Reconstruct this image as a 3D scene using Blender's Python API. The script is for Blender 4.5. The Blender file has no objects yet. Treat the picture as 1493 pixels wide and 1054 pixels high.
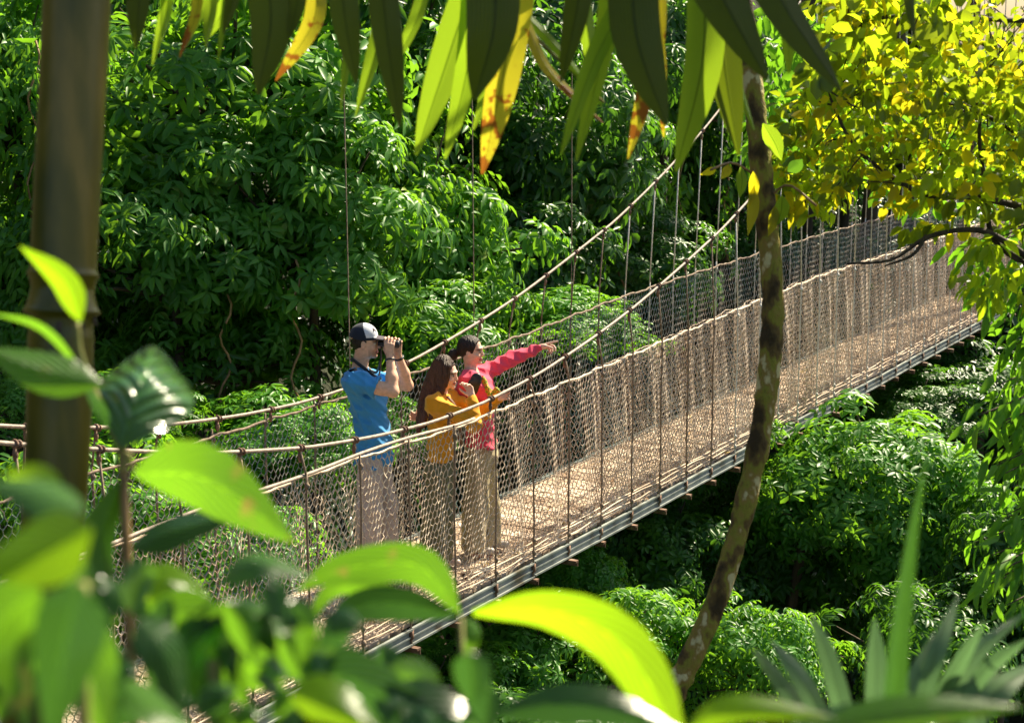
import bpy, math, random
import numpy as np
from mathutils import Vector, Matrix

# ------------------------------------------------------------------ camera, sky, sun, exposure
scene = bpy.context.scene
COL = scene.collection
PITCH = math.atan(467 / 2500.0); FPX = 2500.0; CAMH = 4.0
cam = bpy.data.cameras.new('camera'); camo = bpy.data.objects.new('camera', cam); COL.objects.link(camo)
camo.location = (0, 0, CAMH); camo.rotation_euler = (math.radians(90) - PITCH, 0, 0)
cam.sensor_width = 36; cam.lens = FPX / 1493 * 36; cam.clip_start = 0.05; cam.clip_end = 2000
cam.dof.use_dof = True; cam.dof.focus_distance = 13.6; cam.dof.aperture_fstop = 4.1; cam.dof.aperture_blades = 9
scene.camera = camo
SUN_AZ, SUN_EL = math.radians(42), math.radians(45)
SUNV = Vector((math.sin(SUN_AZ) * math.cos(SUN_EL), math.cos(SUN_AZ) * math.cos(SUN_EL), math.sin(SUN_EL)))
w = bpy.data.worlds.new('World'); scene.world = w; w.use_nodes = True
nt = w.node_tree; nt.nodes.clear()
sky = nt.nodes.new('ShaderNodeTexSky'); sky.sky_type = 'NISHITA'; sky.sun_disc = False
sky.sun_elevation = SUN_EL; sky.sun_rotation = SUN_AZ; sky.dust_density = 2.0; sky.air_density = 1.2
bg = nt.nodes.new('ShaderNodeBackground'); bg.inputs['Strength'].default_value = 0.06
out = nt.nodes.new('ShaderNodeOutputWorld')
nt.links.new(sky.outputs[0], bg.inputs[0]); nt.links.new(bg.outputs[0], out.inputs[0])
sl = bpy.data.lights.new('sun', 'SUN'); sl.energy = 5.0; sl.angle = math.radians(0.5); sl.color = (1.0, 0.89, 0.65)
so = bpy.data.objects.new('sun', sl); COL.objects.link(so); so.rotation_euler = SUNV.to_track_quat('Z', 'Y').to_euler()
scene.view_settings.view_transform = 'Standard'; scene.view_settings.look = 'None'
scene.view_settings.exposure = 1.5; scene.view_settings.gamma = 1
scene.cycles.use_denoising = True
scene.cycles.max_bounces = 8; scene.cycles.transparent_max_bounces = 8
scene.cycles.diffuse_bounces = 4; scene.cycles.glossy_bounces = 2; scene.cycles.transmission_bounces = 4
scene.cycles.sample_clamp_indirect = 6

rng = np.random.default_rng(7)
cp, sp_ = math.cos(PITCH), math.sin(PITCH)
def P(px, py, Z):                      # world point seen at that pixel of the photograph at camera depth Z
    a = (px - 746.5) / FPX; v = (527 - py) / FPX
    return np.array([a * Z, (cp + v * sp_) * Z, CAMH + (-sp_ + v * cp) * Z])
def nrm(a):
    a = np.asarray(a, float); return a / np.maximum(np.linalg.norm(a, axis=-1, keepdims=True), 1e-9)

# ------------------------------------------------------------------ object helpers
def tag(o, label=None, cat=None, group=None, kind=None):
    if label: o['label'] = label
    if cat: o['category'] = cat
    if group: o['group'] = group
    if kind: o['kind'] = kind
    return o
def empty(name, loc, label=None, cat=None, group=None):
    o = bpy.data.objects.new(name, None); COL.objects.link(o); o.location = [float(k) for k in loc]
    o.empty_display_size = 0.1
    return tag(o, label, cat, group)
class MB:
    """collects vertices and faces of ONE mesh"""
    def __init__(s): s.v = []; s.q = []; s.t = []; s.n = 0; s.r = []; s.uv = []
    def add(s, v, q=None, t=None, r=0.5, uv=None):
        v = np.asarray(v, float).reshape(-1, 3)
        if q is not None and len(q): s.q.append(np.asarray(q, int) + s.n)
        if t is not None and len(t): s.t.append(np.asarray(t, int) + s.n)
        s.v.append(v); s.r.append(np.broadcast_to(np.asarray(r, float), (len(v),)))
        s.uv.append(np.zeros((len(v), 2)) if uv is None else uv)
        s.n += len(v)
    def mesh(s, name, mat, smooth=True):
        V = np.concatenate(s.v) if s.v else np.zeros((0, 3))
        Q = np.concatenate(s.q) if s.q else np.zeros((0, 4), int)
        T = np.concatenate(s.t) if s.t else np.zeros((0, 3), int)
        me = bpy.data.meshes.new(name)
        me.vertices.add(len(V)); me.vertices.foreach_set('co', V.astype(np.float32).ravel())
        li = np.concatenate([Q.ravel(), T.ravel()]).astype(np.int32)
        me.loops.add(len(li)); me.loops.foreach_set('vertex_index', li)
        me.polygons.add(len(Q) + len(T))
        me.polygons.foreach_set('loop_start', np.concatenate([np.arange(len(Q)) * 4, len(Q) * 4 + np.arange(len(T)) * 3]).astype(np.int32))
        me.polygons.foreach_set('use_smooth', np.full(len(Q) + len(T), smooth))
        at = me.attributes.new('rnd', 'FLOAT', 'POINT'); at.data.foreach_set('value', np.concatenate(s.r).astype(np.float32))
        at = me.attributes.new('luv', 'FLOAT_VECTOR', 'POINT')
        uv = np.concatenate(s.uv); at.data.foreach_set('vector', np.hstack([uv, np.zeros((len(uv), 1))]).astype(np.float32).ravel())
        me.update(calc_edges=True)
        if mat: me.materials.append(mat)
        return me
    def build(s, name, mat, parent=None, smooth=True):
        o = bpy.data.objects.new(name, s.mesh(name, mat, smooth)); COL.objects.link(o)
        if parent: o.parent = parent
        return o
def tube(mb, pts, rad, sides=8, r=0.5, cap=True, bump=0.0):
    pts = np.asarray(pts, float); n = len(pts); rad = np.broadcast_to(np.asarray(rad, float), (n,))
    T = nrm(np.gradient(pts, axis=0)); up = np.array([0, 0, 1.]) if abs(T[0][2]) < .9 else np.array([1., 0, 0])
    A = np.zeros((n, 3)); a = nrm(np.cross(T[0], up))
    for i in range(n):
        a = nrm(a - T[i] * (a @ T[i])); A[i] = a
    B = np.cross(T, A); th = np.linspace(0, 2 * math.pi, sides, endpoint=False)
    rr = rad[:, None] * (1 + bump * rng.normal(size=(n, sides)))
    V = pts[:, None] + rr[..., None] * (np.cos(th)[None, :, None] * A[:, None] + np.sin(th)[None, :, None] * B[:, None])
    i = np.arange(n - 1)[:, None] * sides; j = np.arange(sides)[None]; j2 = (j + 1) % sides
    Q = np.stack([i + j, i + j2, i + sides + j2, i + sides + j], -1).reshape(-1, 4)
    L = np.concatenate([[0], np.cumsum(np.linalg.norm(np.diff(pts, axis=0), axis=1))])
    uv = np.stack([np.repeat(L, sides), np.tile(th / 6.2832, n)], -1)
    V = V.reshape(-1, 3); Tt = None
    if cap:
        V = np.vstack([V, pts[0], pts[-1]]); uv = np.vstack([uv, [0, 0], [L[-1], 0]])
        Tt = [[n * sides, (k + 1) % sides, k] for k in range(sides)] + [[n * sides + 1, (n - 1) * sides + k, (n - 1) * sides + (k + 1) % sides] for k in range(sides)]
    mb.add(V, Q, Tt, r, uv)
def prisms(mb, p0, p1, r, sides=3):     # many thin strands at once
    p0 = np.asarray(p0); p1 = np.asarray(p1); T = nrm(p1 - p0)
    up = np.where(np.abs(T[:, 2:3]) < .9, np.array([[0, 0, 1.]]), np.array([[1., 0, 0]]))
    A = nrm(np.cross(T, up)); B = np.cross(T, A); th = np.arange(sides) * 2 * math.pi / sides
    r = np.broadcast_to(np.asarray(r, float), (len(p0),))[:, None, None]
    O = r * (np.cos(th)[None, :, None] * A[:, None] + np.sin(th)[None, :, None] * B[:, None])
    V = np.concatenate([p0[:, None] + O, p1[:, None] + O], 1).reshape(-1, 3)
    b = np.arange(len(p0))[:, None, None] * 2 * sides
    q = np.array([[k, (k + 1) % sides, sides + (k + 1) % sides, sides + k] for k in range(sides)])[None]
    mb.add(V, (b + q).reshape(-1, 4), None, np.repeat(rng.random(len(p0)), 2 * sides))
def box(mb, c, ax, ay, az, r=.5):       # centre and three half-axes
    c, ax, ay, az = map(lambda k: np.asarray(k, float), (c, ax, ay, az))
    V = [c + i * ax + j * ay + k * az for i in (-1, 1) for j in (-1, 1) for k in (-1, 1)]
    mb.add(V, [[0, 1, 3, 2], [4, 6, 7, 5], [0, 4, 5, 1], [2, 3, 7, 6], [0, 2, 6, 4], [1, 5, 7, 3]], None, r)
def spline(pts, n):
    pts = np.asarray(pts, float); m = len(pts)
    if m < 3:
        t = np.linspace(0, 1, n)[:, None]; return pts[0] * (1 - t) + pts[-1] * t
    E = np.vstack([2 * pts[0] - pts[1], pts, 2 * pts[-1] - pts[-2]]); o = []
    for t in np.linspace(0, m - 1 - 1e-6, n):
        i = int(t); f = t - i; a, b, c, d = E[i], E[i + 1], E[i + 2], E[i + 3]
        o.append(.5 * ((2 * b) + (c - a) * f + (2 * a - 5 * b + 4 * c - d) * f * f + (3 * b - 3 * c + d - a) * f ** 3))
    return np.array(o)

# ------------------------------------------------------------------ materials
def new_mat(name):
    m = bpy.data.materials.new(name); m.use_nodes = True; m.node_tree.nodes.clear(); return m, m.node_tree
def N(nt, t, **kw):
    n = nt.nodes.new(t)
    for k, v in kw.items():
        if k.startswith('i_'): n.inputs[k[2:].replace('_', ' ')].default_value = v
        else: setattr(n, k, v)
    return n
def ramp(nt, fac, stops, interp='LINEAR'):
    r = nt.nodes.new('ShaderNodeValToRGB'); r.color_ramp.interpolation = interp
    while len(r.color_ramp.elements) < len(stops): r.color_ramp.elements.new(0.5)
    for e, (p, c) in zip(r.color_ramp.elements, stops): e.position = p; e.color = (*c, 1)
    nt.links.new(fac, r.inputs[0]); return r.outputs[0]
def mat_noise(name, stops, scale=5, rough=.7, bump=.3, bscale=None, stretch=(1, 1, 1), detail=6, spec=.4, attr=None, bdist=.01, coords='Object'):
    m, t = new_mat(name); L = t.links
    o = N(t, 'ShaderNodeOutputMaterial'); b = N(t, 'ShaderNodeBsdfPrincipled'); b.inputs['Roughness'].default_value = rough
    b.inputs['Specular IOR Level'].default_value = spec
    tc = N(t, 'ShaderNodeTexCoord'); mp = N(t, 'ShaderNodeMapping'); mp.inputs['Scale'].default_value = stretch
    L.new(tc.outputs[coords], mp.inputs[0])
    n = N(t, 'ShaderNodeTexNoise'); n.inputs['Scale'].default_value = scale; n.inputs['Detail'].default_value = detail
    L.new(mp.outputs[0], n.inputs['Vector'])
    fac = n.outputs[0]
    if attr:
        a = N(t, 'ShaderNodeAttribute', attribute_name='rnd'); mm = N(t, 'ShaderNodeMath', operation='MULTIPLY_ADD')
        mm.inputs[1].default_value = attr; L.new(a.outputs['Fac'], mm.inputs[0]); 
        m2 = N(t, 'ShaderNodeMath', operation='SUBTRACT'); m2.inputs[1].default_value = attr / 2
        L.new(fac, m2.inputs[0]); L.new(m2.outputs[0], mm.inputs[2]); fac = mm.outputs[0]
    L.new(ramp(t, fac, stops), b.inputs['Base Color'])
    n2 = N(t, 'ShaderNodeTexNoise'); n2.inputs['Scale'].default_value = bscale or scale * 4; n2.inputs['Detail'].default_value = 5
    L.new(mp.outputs[0], n2.inputs['Vector'])
    bp = N(t, 'ShaderNodeBump'); bp.inputs['Strength'].default_value = bump; bp.inputs['Distance'].default_value = bdist
    L.new(n2.outputs[0], bp.inputs['Height']); L.new(bp.outputs[0], b.inputs['Normal'])
    L.new(b.outputs[0], o.inputs[0]); return m
def mat_leaf(name, stops, trans, tfac=.4, rough=.35, spec=.5, veins=0, blotch=None, strap=False, tmix=.35):
    """two-sided leaf: gloss and diffuse above, light passing through; colour varies leaf by leaf"""
    m, t = new_mat(name); L = t.links
    o = N(t, 'ShaderNodeOutputMaterial'); b = N(t, 'ShaderNodeBsdfPrincipled')
    b.inputs['Roughness'].default_value = rough; b.inputs['Specular IOR Level'].default_value = spec
    a = N(t, 'ShaderNodeAttribute', attribute_name='rnd'); oi = N(t, 'ShaderNodeObjectInfo')
    g = N(t, 'ShaderNodeNewGeometry')
    n = N(t, 'ShaderNodeTexNoise'); n.inputs['Scale'].default_value = 1.3; n.inputs['Detail'].default_value = 2
    L.new(g.outputs['Position'], n.inputs['Vector'])
    s1 = N(t, 'ShaderNodeMath', operation='MULTIPLY_ADD'); s1.inputs[1].default_value = .55; L.new(a.outputs['Fac'], s1.inputs[0])
    s2 = N(t, 'ShaderNodeMath', operation='MULTIPLY'); s2.inputs[1].default_value = .45; L.new(n.outputs[0], s2.inputs[0]); L.new(s2.outputs[0], s1.inputs[2])
    c = ramp(t, s1.outputs[0], stops)
    tcn = N(t, 'ShaderNodeRGB'); tcn.outputs[0].default_value = (*trans, 1); tc = tcn.outputs[0]
    mixt = N(t, 'ShaderNodeMix', data_type='RGBA'); mixt.inputs[0].default_value = tmix
    L.new(tc, mixt.inputs[6]); L.new(c, mixt.inputs[7]); tc = mixt.outputs[2]
    if veins or blotch:
        at = N(t, 'ShaderNodeAttribute', attribute_name='luv'); sx = N(t, 'ShaderNodeSeparateXYZ'); L.new(at.outputs['Vector'], sx.inputs[0])
        ab = N(t, 'ShaderNodeMath', operation='ABSOLUTE'); L.new(sx.outputs[1], ab.inputs[0])
        if strap: src = sx.outputs[1]; k = veins
        else:
            q = N(t, 'ShaderNodeMath', operation='MULTIPLY_ADD'); q.inputs[1].default_value = -.45
            L.new(ab.outputs[0], q.inputs[0]); L.new(sx.outputs[0], q.inputs[2]); src = q.outputs[0]; k = veins
        w1 = N(t, 'ShaderNodeMath', operation='MULTIPLY'); w1.inputs[1].default_value = k * 6.2832; L.new(src, w1.inputs[0])
        w2 = N(t, 'ShaderNodeMath', operation='SINE'); L.new(w1.outputs[0], w2.inputs[0])
        rr = ramp(t, w2.outputs[0], [(.6, (1, 1, 1)), (.97, (1.6, 1.5, 1.2)) if not strap else (.97, (.58, .66, .45))])
        mr = ramp(t, ab.outputs[0], [(.02, (1.5, 1.45, 1.1) if not strap else (.35, .4, .3)), (.07, (1, 1, 1))])
        for vv in (rr, mr):
            mx = N(t, 'ShaderNodeMix', data_type='RGBA', blend_type='MULTIPLY'); mx.inputs[0].default_value = 1
            L.new(c, mx.inputs[6]); L.new(vv, mx.inputs[7]); c = mx.outputs[2]
            mx = N(t, 'ShaderNodeMix', data_type='RGBA', blend_type='MULTIPLY'); mx.inputs[0].default_value = 1
            L.new(tc, mx.inputs[6]); L.new(vv, mx.inputs[7]); tc = mx.outputs[2]
        bp = N(t, 'ShaderNodeBump'); bp.inputs['Strength'].default_value = .6; bp.inputs['Distance'].default_value = .005
        L.new(w2.outputs[0], bp.inputs['Height']); L.new(bp.outputs[0], b.inputs['Normal'])
        if blotch:
            nb = N(t, 'ShaderNodeTexNoise'); nb.inputs['Scale'].default_value = 26; nb.inputs['Detail'].default_value = 5
            L.new(g.outputs['Position'], nb.inputs['Vector'])
            mA = N(t, 'ShaderNodeMath', operation='MULTIPLY_ADD'); mA.inputs[1].default_value = blotch[1]
            L.new(sx.outputs[0], mA.inputs[0]); L.new(nb.outputs[0], mA.inputs[2])
            f = ramp(t, mA.outputs[0], [(blotch[2], (0, 0, 0)), (blotch[2] + .1, (1, 1, 1))])
            mx = N(t, 'ShaderNodeMix', data_type='RGBA'); L.new(f, mx.inputs[0]); L.new(c, mx.inputs[6]); mx.inputs[7].default_value = (*blotch[0], 1); c = mx.outputs[2]
            mx = N(t, 'ShaderNodeMix', data_type='RGBA'); L.new(f, mx.inputs[0]); L.new(tc, mx.inputs[6]); mx.inputs[7].default_value = (*blotch[0], 1); tc = mx.outputs[2]
    L.new(c, b.inputs['Base Color'])
    tr = N(t, 'ShaderNodeBsdfTranslucent'); L.new(tc, tr.inputs[0])
    ms = N(t, 'ShaderNodeMixShader'); ms.inputs[0].default_value = tfac
    L.new(b.outputs[0], ms.inputs[1]); L.new(tr.outputs[0], ms.inputs[2]); L.new(ms.outputs[0], o.inputs[0]); return m
def mat_vcol(name, rough=.6, spec=.3, bump=.2, bscale=80, stretch=(1, 1, 1), sss=0, vary=.12, sheen=0, bdist=.002):
    m, t = new_mat(name); L = t.links
    o = N(t, 'ShaderNodeOutputMaterial'); b = N(t, 'ShaderNodeBsdfPrincipled'); b.inputs['Roughness'].default_value = rough
    b.inputs['Specular IOR Level'].default_value = spec; b.inputs['Sheen Weight'].default_value = sheen
    if sss: b.inputs['Subsurface Weight'].default_value = sss; b.inputs['Subsurface Scale'].default_value = .01
    a = N(t, 'ShaderNodeAttribute', attribute_name='tint'); tc = N(t, 'ShaderNodeTexCoord'); mp = N(t, 'ShaderNodeMapping'); mp.inputs['Scale'].default_value = stretch
    L.new(tc.outputs['Object'], mp.inputs[0])
    n = N(t, 'ShaderNodeTexNoise'); n.inputs['Scale'].default_value = bscale; n.inputs['Detail'].default_value = 4; L.new(mp.outputs[0], n.inputs['Vector'])
    r = ramp(t, n.outputs[0], [(.25, (1 - vary * 2,) * 3), (.75, (1 + vary,) * 3)])
    mx = N(t, 'ShaderNodeMix', data_type='RGBA', blend_type='MULTIPLY'); mx.inputs[0].default_value = 1
    L.new(a.outputs['Color'], mx.inputs[6]); L.new(r, mx.inputs[7]); L.new(mx.outputs[2], b.inputs['Base Color'])
    bp = N(t, 'ShaderNodeBump'); bp.inputs['Strength'].default_value = bump; bp.inputs['Distance'].default_value = bdist
    L.new(n.outputs[0], bp.inputs['Height']); L.new(bp.outputs[0], b.inputs['Normal'])
    L.new(b.outputs[0], o.inputs[0]); return m

M = {}
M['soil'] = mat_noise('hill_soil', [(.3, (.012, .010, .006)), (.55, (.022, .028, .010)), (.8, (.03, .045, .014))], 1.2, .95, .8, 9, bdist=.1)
M['bark'] = mat_noise('tree_bark', [(.35, (.05, .035, .022)), (.7, (.12, .09, .06))], 6, .9, .6, 30, (1, 1, .25), bdist=.02)
M['lichen_bark'] = mat_noise('lichen_bark', [(.38, (.045, .027, .006)), (.47, (.14, .088, .02)), (.52, (.22, .21, .02)), (.60, (.25, .165, .035)), (.64, (.55, .47, .22))], 10, .85, 1.0, 60, (1, 1, .6), detail=4, bdist=.012)
M['dark_branch'] = mat_noise('dark_branch', [(.4, (.03, .022, .015)), (.7, (.08, .06, .04))], 20, .85, .5, 60, bdist=.006)
M['cable'] = mat_noise('weathered_cable', [(.3, (.20, .15, .12)), (.6, (.40, .31, .25)), (.8, (.56, .48, .40))], 30, .6, .5, 160, (1, 1, 1), bdist=.004)
M['wire'] = mat_noise('grey_wire', [(.3, (.45, .42, .36)), (.7, (.75, .70, .62))], 40, .5, .2, 200)
M['rope'] = mat_noise('dark_rope', [(.3, (.12, .085, .06)), (.7, (.30, .22, .16))], 30, .85, .6, 160, bdist=.004)
M['net'] = mat_noise('net_twine', [(.3, (.44, .32, .23)), (.5, (.62, .48, .36)), (.72, (.80, .67, .53))], 2.2, .85, .2, 100, attr=.4)
M['net_dark'] = mat_noise('teal_tan_net_twine', [(.36, (.12, .20, .20)), (.5, (.24, .26, .24)), (.66, (.48, .42, .35))], .8, .85, .2, 100, attr=.3)  # far net twine, mottled from dull teal to tan
M['rust'] = mat_noise('rusted_steel', [(.3, (.09, .045, .028)), (.55, (.2, .11, .07)), (.8, (.34, .26, .2))], 14, .75, .5, 60, bdist=.004)
M['rail'] = mat_noise('grey_channel', [(.32, (.10, .085, .06)), (.45, (.19, .21, .20)), (.62, (.29, .31, .29)), (.8, (.38, .36, .30))], 5, .5, .3, 60, (1, 1, 1), bdist=.003)
M['deck'] = mat_noise('sandy_deck', [(.28, (.26, .18, .125)), (.45, (.48, .37, .27)), (.7, (.64, .52, .41))], 3, .9, .6, 40, attr=.55, bdist=.006)
GL = [(.15, (.012, .045, .010)), (.5, (.030, .105, .018)), (.85, (.075, .19, .028))]
M['leafA'] = mat_leaf('whorl_leaf', [(.15, (.025, .10, .012)), (.5, (.062, .20, .022)), (.80, (.10, .27, .035)), (.9, (.30, .32, .06))], (.34, .68, .02), .45, .42, .30)
M['leafB'] = mat_leaf('bright_leaf', [(.15, (.03, .11, .012)), (.5, (.06, .21, .02)), (.80, (.12, .30, .03)), (.9, (.34, .36, .05))], (.34, .72, .02), .46, .42, .4)
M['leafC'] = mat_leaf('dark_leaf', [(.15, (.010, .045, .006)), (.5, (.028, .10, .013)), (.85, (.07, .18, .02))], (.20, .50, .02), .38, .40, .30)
M['leafY'] = mat_leaf('sunglow_gold_leaf', [(.2, (.05, .07, .004)), (.5, (.20, .19, .006)), (.8, (.48, .38, .012))], (1.0, .90, .02), .78, .36, .5, tmix=.45)  # flare gold and back light put into the leaf colour
M['leafO'] = mat_leaf('shade_olive_leaf', [(.15, (.01, .035, .004)), (.5, (.03, .08, .006)), (.85, (.08, .15, .008))], (.50, .62, .015), .5, .36, .5)  # same tree's leaves in shade, darkened in the colour itself
M['leafL'] = mat_leaf('sunglow_lime_leaf', [(.15, (.04, .10, .005)), (.5, (.10, .20, .008)), (.85, (.22, .30, .012))], (.72, .95, .02), .68, .36, .5)  # lime copy, back light likewise mixed into its colour
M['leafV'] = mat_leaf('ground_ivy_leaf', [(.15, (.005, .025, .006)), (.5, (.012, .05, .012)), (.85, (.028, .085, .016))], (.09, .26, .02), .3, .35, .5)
M['palm_shaded'] = mat_leaf('palm_shaded', [(.15, (.014, .026, .003)), (.5, (.026, .045, .004)), (.85, (.05, .072, .006))], (.22, .30, .008), .45, .42, .4, veins=7, strap=True)  # shaded copy of the leaflets: back-lit darkness is in the colour
M['palm_green'] = mat_leaf('palm_green', [(.15, (.04, .12, .012)), (.5, (.08, .20, .015)), (.85, (.14, .28, .02))], (.55, .80, .03), .68, .4, .4, veins=9, strap=True, blotch=((.34, .16, .03), .6, 1.03))
M['palm_yellow'] = mat_leaf('palm_yellow', [(.15, (.22, .22, .02)), (.5, (.38, .33, .025)), (.85, (.5, .38, .03))], (.95, .82, .04), .7, .4, .4, veins=9, strap=True, blotch=((.34, .12, .014), .55, .95))
M['fg_green'] = mat_leaf('broad_leaf', [(.15, (.03, .10, .012)), (.5, (.055, .17, .018)), (.85, (.09, .24, .025))], (.25, .56, .015), .46, .24, .6, veins=9, blotch=((.40, .36, .06), .12, .70))
M['fg_dark'] = mat_leaf('broad_dark_leaf', [(.15, (.012, .045, .012)), (.5, (.02, .07, .018)), (.85, (.04, .11, .022))], (.12, .34, .03), .34, .22, .6, veins=9)
M['fg_lime'] = mat_leaf('lime_leaf', [(.15, (.12, .27, .012)), (.5, (.18, .36, .012)), (.85, (.24, .42, .015))], (.50, .88, .012), .6, .3, .5, veins=9)
M['strap'] = mat_leaf('strap_leaf', [(.15, (.12, .22, .09)), (.5, (.19, .31, .13)), (.85, (.28, .40, .19))], (.2, .42, .14), .25, .34, .5, veins=5, strap=True)
M['fg_gloss'] = mat_leaf('glossy_leaf', [(.15, (.02, .07, .018)), (.5, (.04, .12, .028)), (.85, (.07, .17, .035))], (.22, .5, .03), .3, .17, .8, veins=7)
M['stem'] = mat_noise('green_stem', [(.35, (.10, .13, .02)), (.7, (.26, .22, .05))], 14, .6, .2)
M['twig'] = mat_noise('twig_bark', [(.35, (.16, .09, .03)), (.7, (.34, .2, .07))], 14, .6, .2)
# ------------------------------------------------------------------ the lie of the land
B0 = np.array([-1.046, 10.75]); U = nrm([.493, .870]); NN = np.array([-U[1], U[0]]); DW = 1.12
U3 = np.array([U[0], U[1], 0]); N3 = np.array([NN[0], NN[1], 0])
def BP(s, off, z): return np.array([B0[0] + s * U[0] + off * NN[0], B0[1] + s * U[1] + off * NN[1], z])
def sm(t): t = np.clip(t, 0, 1); return t * t * (3 - 2 * t)
def T(x, y):
    x = np.asarray(x, float); y = np.asarray(y, float)
    s = (x - B0[0]) * U[0] + (y - B0[1]) * U[1]; w_ = (x - B0[0]) * NN[0] + (y - B0[1]) * NN[1]
    z = -9.0 + 0 * s
    z = np.maximum(z, -9 + 9.0 * sm((-s - .5) / 6))                       # near bank
    z = z + 2.3 * np.exp(-(x ** 2 + (y - .2) ** 2) / 5.0)
    z = np.maximum(z, -9 + 9.15 * sm((s - 11) / 8.2)) + 2.0 * sm((s - 20.5) / 20)   # far bank
    z = np.maximum(z, -9 + 22 * sm((w_ - 2.5 - .12 * np.maximum(s, -8)) / 15))              # hillside
    return z + .25 * np.sin(1.3 * x + .7 * y) * sm((z + 9) / 3) * np.clip((y - 6) / 5, 0, 1) * np.clip(w_ - 1.5, 0, 1)
mb = MB(); gx = np.linspace(-34, 44, 157); gy = np.linspace(-10, 70, 161)
X, Y = np.meshgrid(gx, gy, indexing='ij'); Zg = T(X, Y); nx, ny = X.shape
def gridq(nx, ny):
    i = np.arange(nx - 1)[:, None]; j = np.arange(ny - 1)[None]
    return np.stack([i * ny + j, (i + 1) * ny + j, (i + 1) * ny + j + 1, i * ny + j + 1], -1).reshape(-1, 4)
mb.add(np.stack([X, Y, Zg], -1), gridq(nx, ny))
# a skirt that carries the land on to the horizon
R = [(44, 300), (-300, -34)]
for (xa, xb, ya, yb) in ((44, 400, -10, 70), (-400, -34, -10, 70), (-400, 400, 70, 600), (-400, 400, -200, -10)):
    xs = np.linspace(xa, xb, 60); ys = np.linspace(ya, yb, 60); A, B_ = np.meshgrid(xs, ys, indexing='ij')
    mb.add(np.stack([A, B_, T(np.clip(A, -34, 44), np.clip(B_, -10, 70))], -1), gridq(60, 60))
tag(mb.build('hillside', M['soil']), 'dark gorge slopes under the rainforest', kind='structure')

# ------------------------------------------------------------------ the suspension bridge
S0, S1 = -4.6, 19.2
cs = np.array([-6, -2.96, -2.09, -1.42, -.44, .3, 1.0, 1.7, 2.54, 3.45, 4.23, 4.9, 5.5, 6.1, 6.75, 7.3, 8.3, 11, 14, 19.2])
cz = np.array([3.1, 2.09, 1.87, 1.7, 1.51, 1.42, 1.37, 1.38, 1.47, 1.64, 1.80, 1.97, 2.12, 2.26, 2.47, 2.66, 3.05, 4.35, 6.3, 10.4])
CP = np.polyfit(cs, cz, 5)
def cabz(s, far=False):
    s = np.asarray(s, float); z = np.interp(s, cs, cz)
    return (np.polyval(CP, s) + z) / 2 + (.02 if far else 0)
def topz(s, far=False): return (np.interp(s, [-5, 0, 1.3, 4, 7, 9, 12.4, 20], [1.36, 1.35, 1.31, 1.37, 1.46, 1.5, 1.46, 1.45]) if not far else
                                np.interp(s, [-5, -.4, 1.5, 4.3, 6.2, 8, 12, 16, 20], [1.4, 1.38, 1.38, 1.44, 1.52, 1.55, 1.58, 1.56, 1.52]))
HS = .05 + .583 * np.arange(-8, 33)
bridge = empty('suspension_bridge', BP(7, DW / 2, 0), 'long rope suspension footbridge with netted sides crossing the jungle gorge', 'bridge')
bridge_off = np.array(BP(7, DW / 2, 0))
def bbuild(mb, name, mat, parent=None, smooth=True):     # meshes are made in world coordinates, then moved to the root
    mb.v = [a - bridge_off for a in mb.v]
    return mb.build(name, mat, parent or bridge, smooth)
def droop(s): 
    ph = ((s - HS[0]) / .583) % 1.0
    return np.sin(math.pi * ph)
def bulge(s, v, seed):
    return (.035 if seed < 3.5 else .0) * droop(s) * np.sin(math.pi * np.clip(v, 0, 1)) + ((.012 if seed < 1 else .005) if seed < 3.5 else .022) * np.sin(9.7 * s + seed + 2 * v) + ((.008 if seed < 1 else .002) if seed < 3.5 else .010) * np.sin(23.1 * s + seed * 2 + 5 * v)
def net(far, a, rows, rad, s0, s1, off, seed, jit=.004):
    n = int((s1 - s0) / (a / 2)); J = np.arange(n + 1); I = np.arange(rows + 1)
    jj, ii = np.meshgrid(J, I)                               # rows x cols
    v = ii / rows + np.where((jj + ii) % 2 == 0, .26, -.26) / rows
    v = np.clip(v, 0, 1); s = s0 + jj * a / 2
    s = s + rng.normal(0, jit, s.shape); v = v + rng.normal(0, jit * .6, v.shape) * (v > 0) * (v < 1)
    tz = topz(s, far) - .018 * droop(s); z = .05 + v * (tz - .05)
    o = (DW if far else 0) + off + bulge(s, v, seed) * (1 if far else -1)
    Pn = np.stack([B0[0] + s * U[0] + o * NN[0], B0[1] + s * U[1] + o * NN[1], z], -1)
    mb = MB(); E0 = [Pn[:, :-1].reshape(-1, 3)]; E1 = [Pn[:, 1:].reshape(-1, 3)]
    up = ((jj + ii) % 2 == 0)[:-1]
    E0.append(Pn[:-1][up]); E1.append(Pn[1:][up])
    prisms(mb, np.concatenate(E0), np.concatenate(E1), rad)
    return mb
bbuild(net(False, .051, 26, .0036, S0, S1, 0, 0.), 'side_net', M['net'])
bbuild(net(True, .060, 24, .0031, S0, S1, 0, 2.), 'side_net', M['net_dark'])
bbuild(net(False, .048, 40, .0038, 3.6, S1, .055, 4.), 'net_liner', M['net'])
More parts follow.
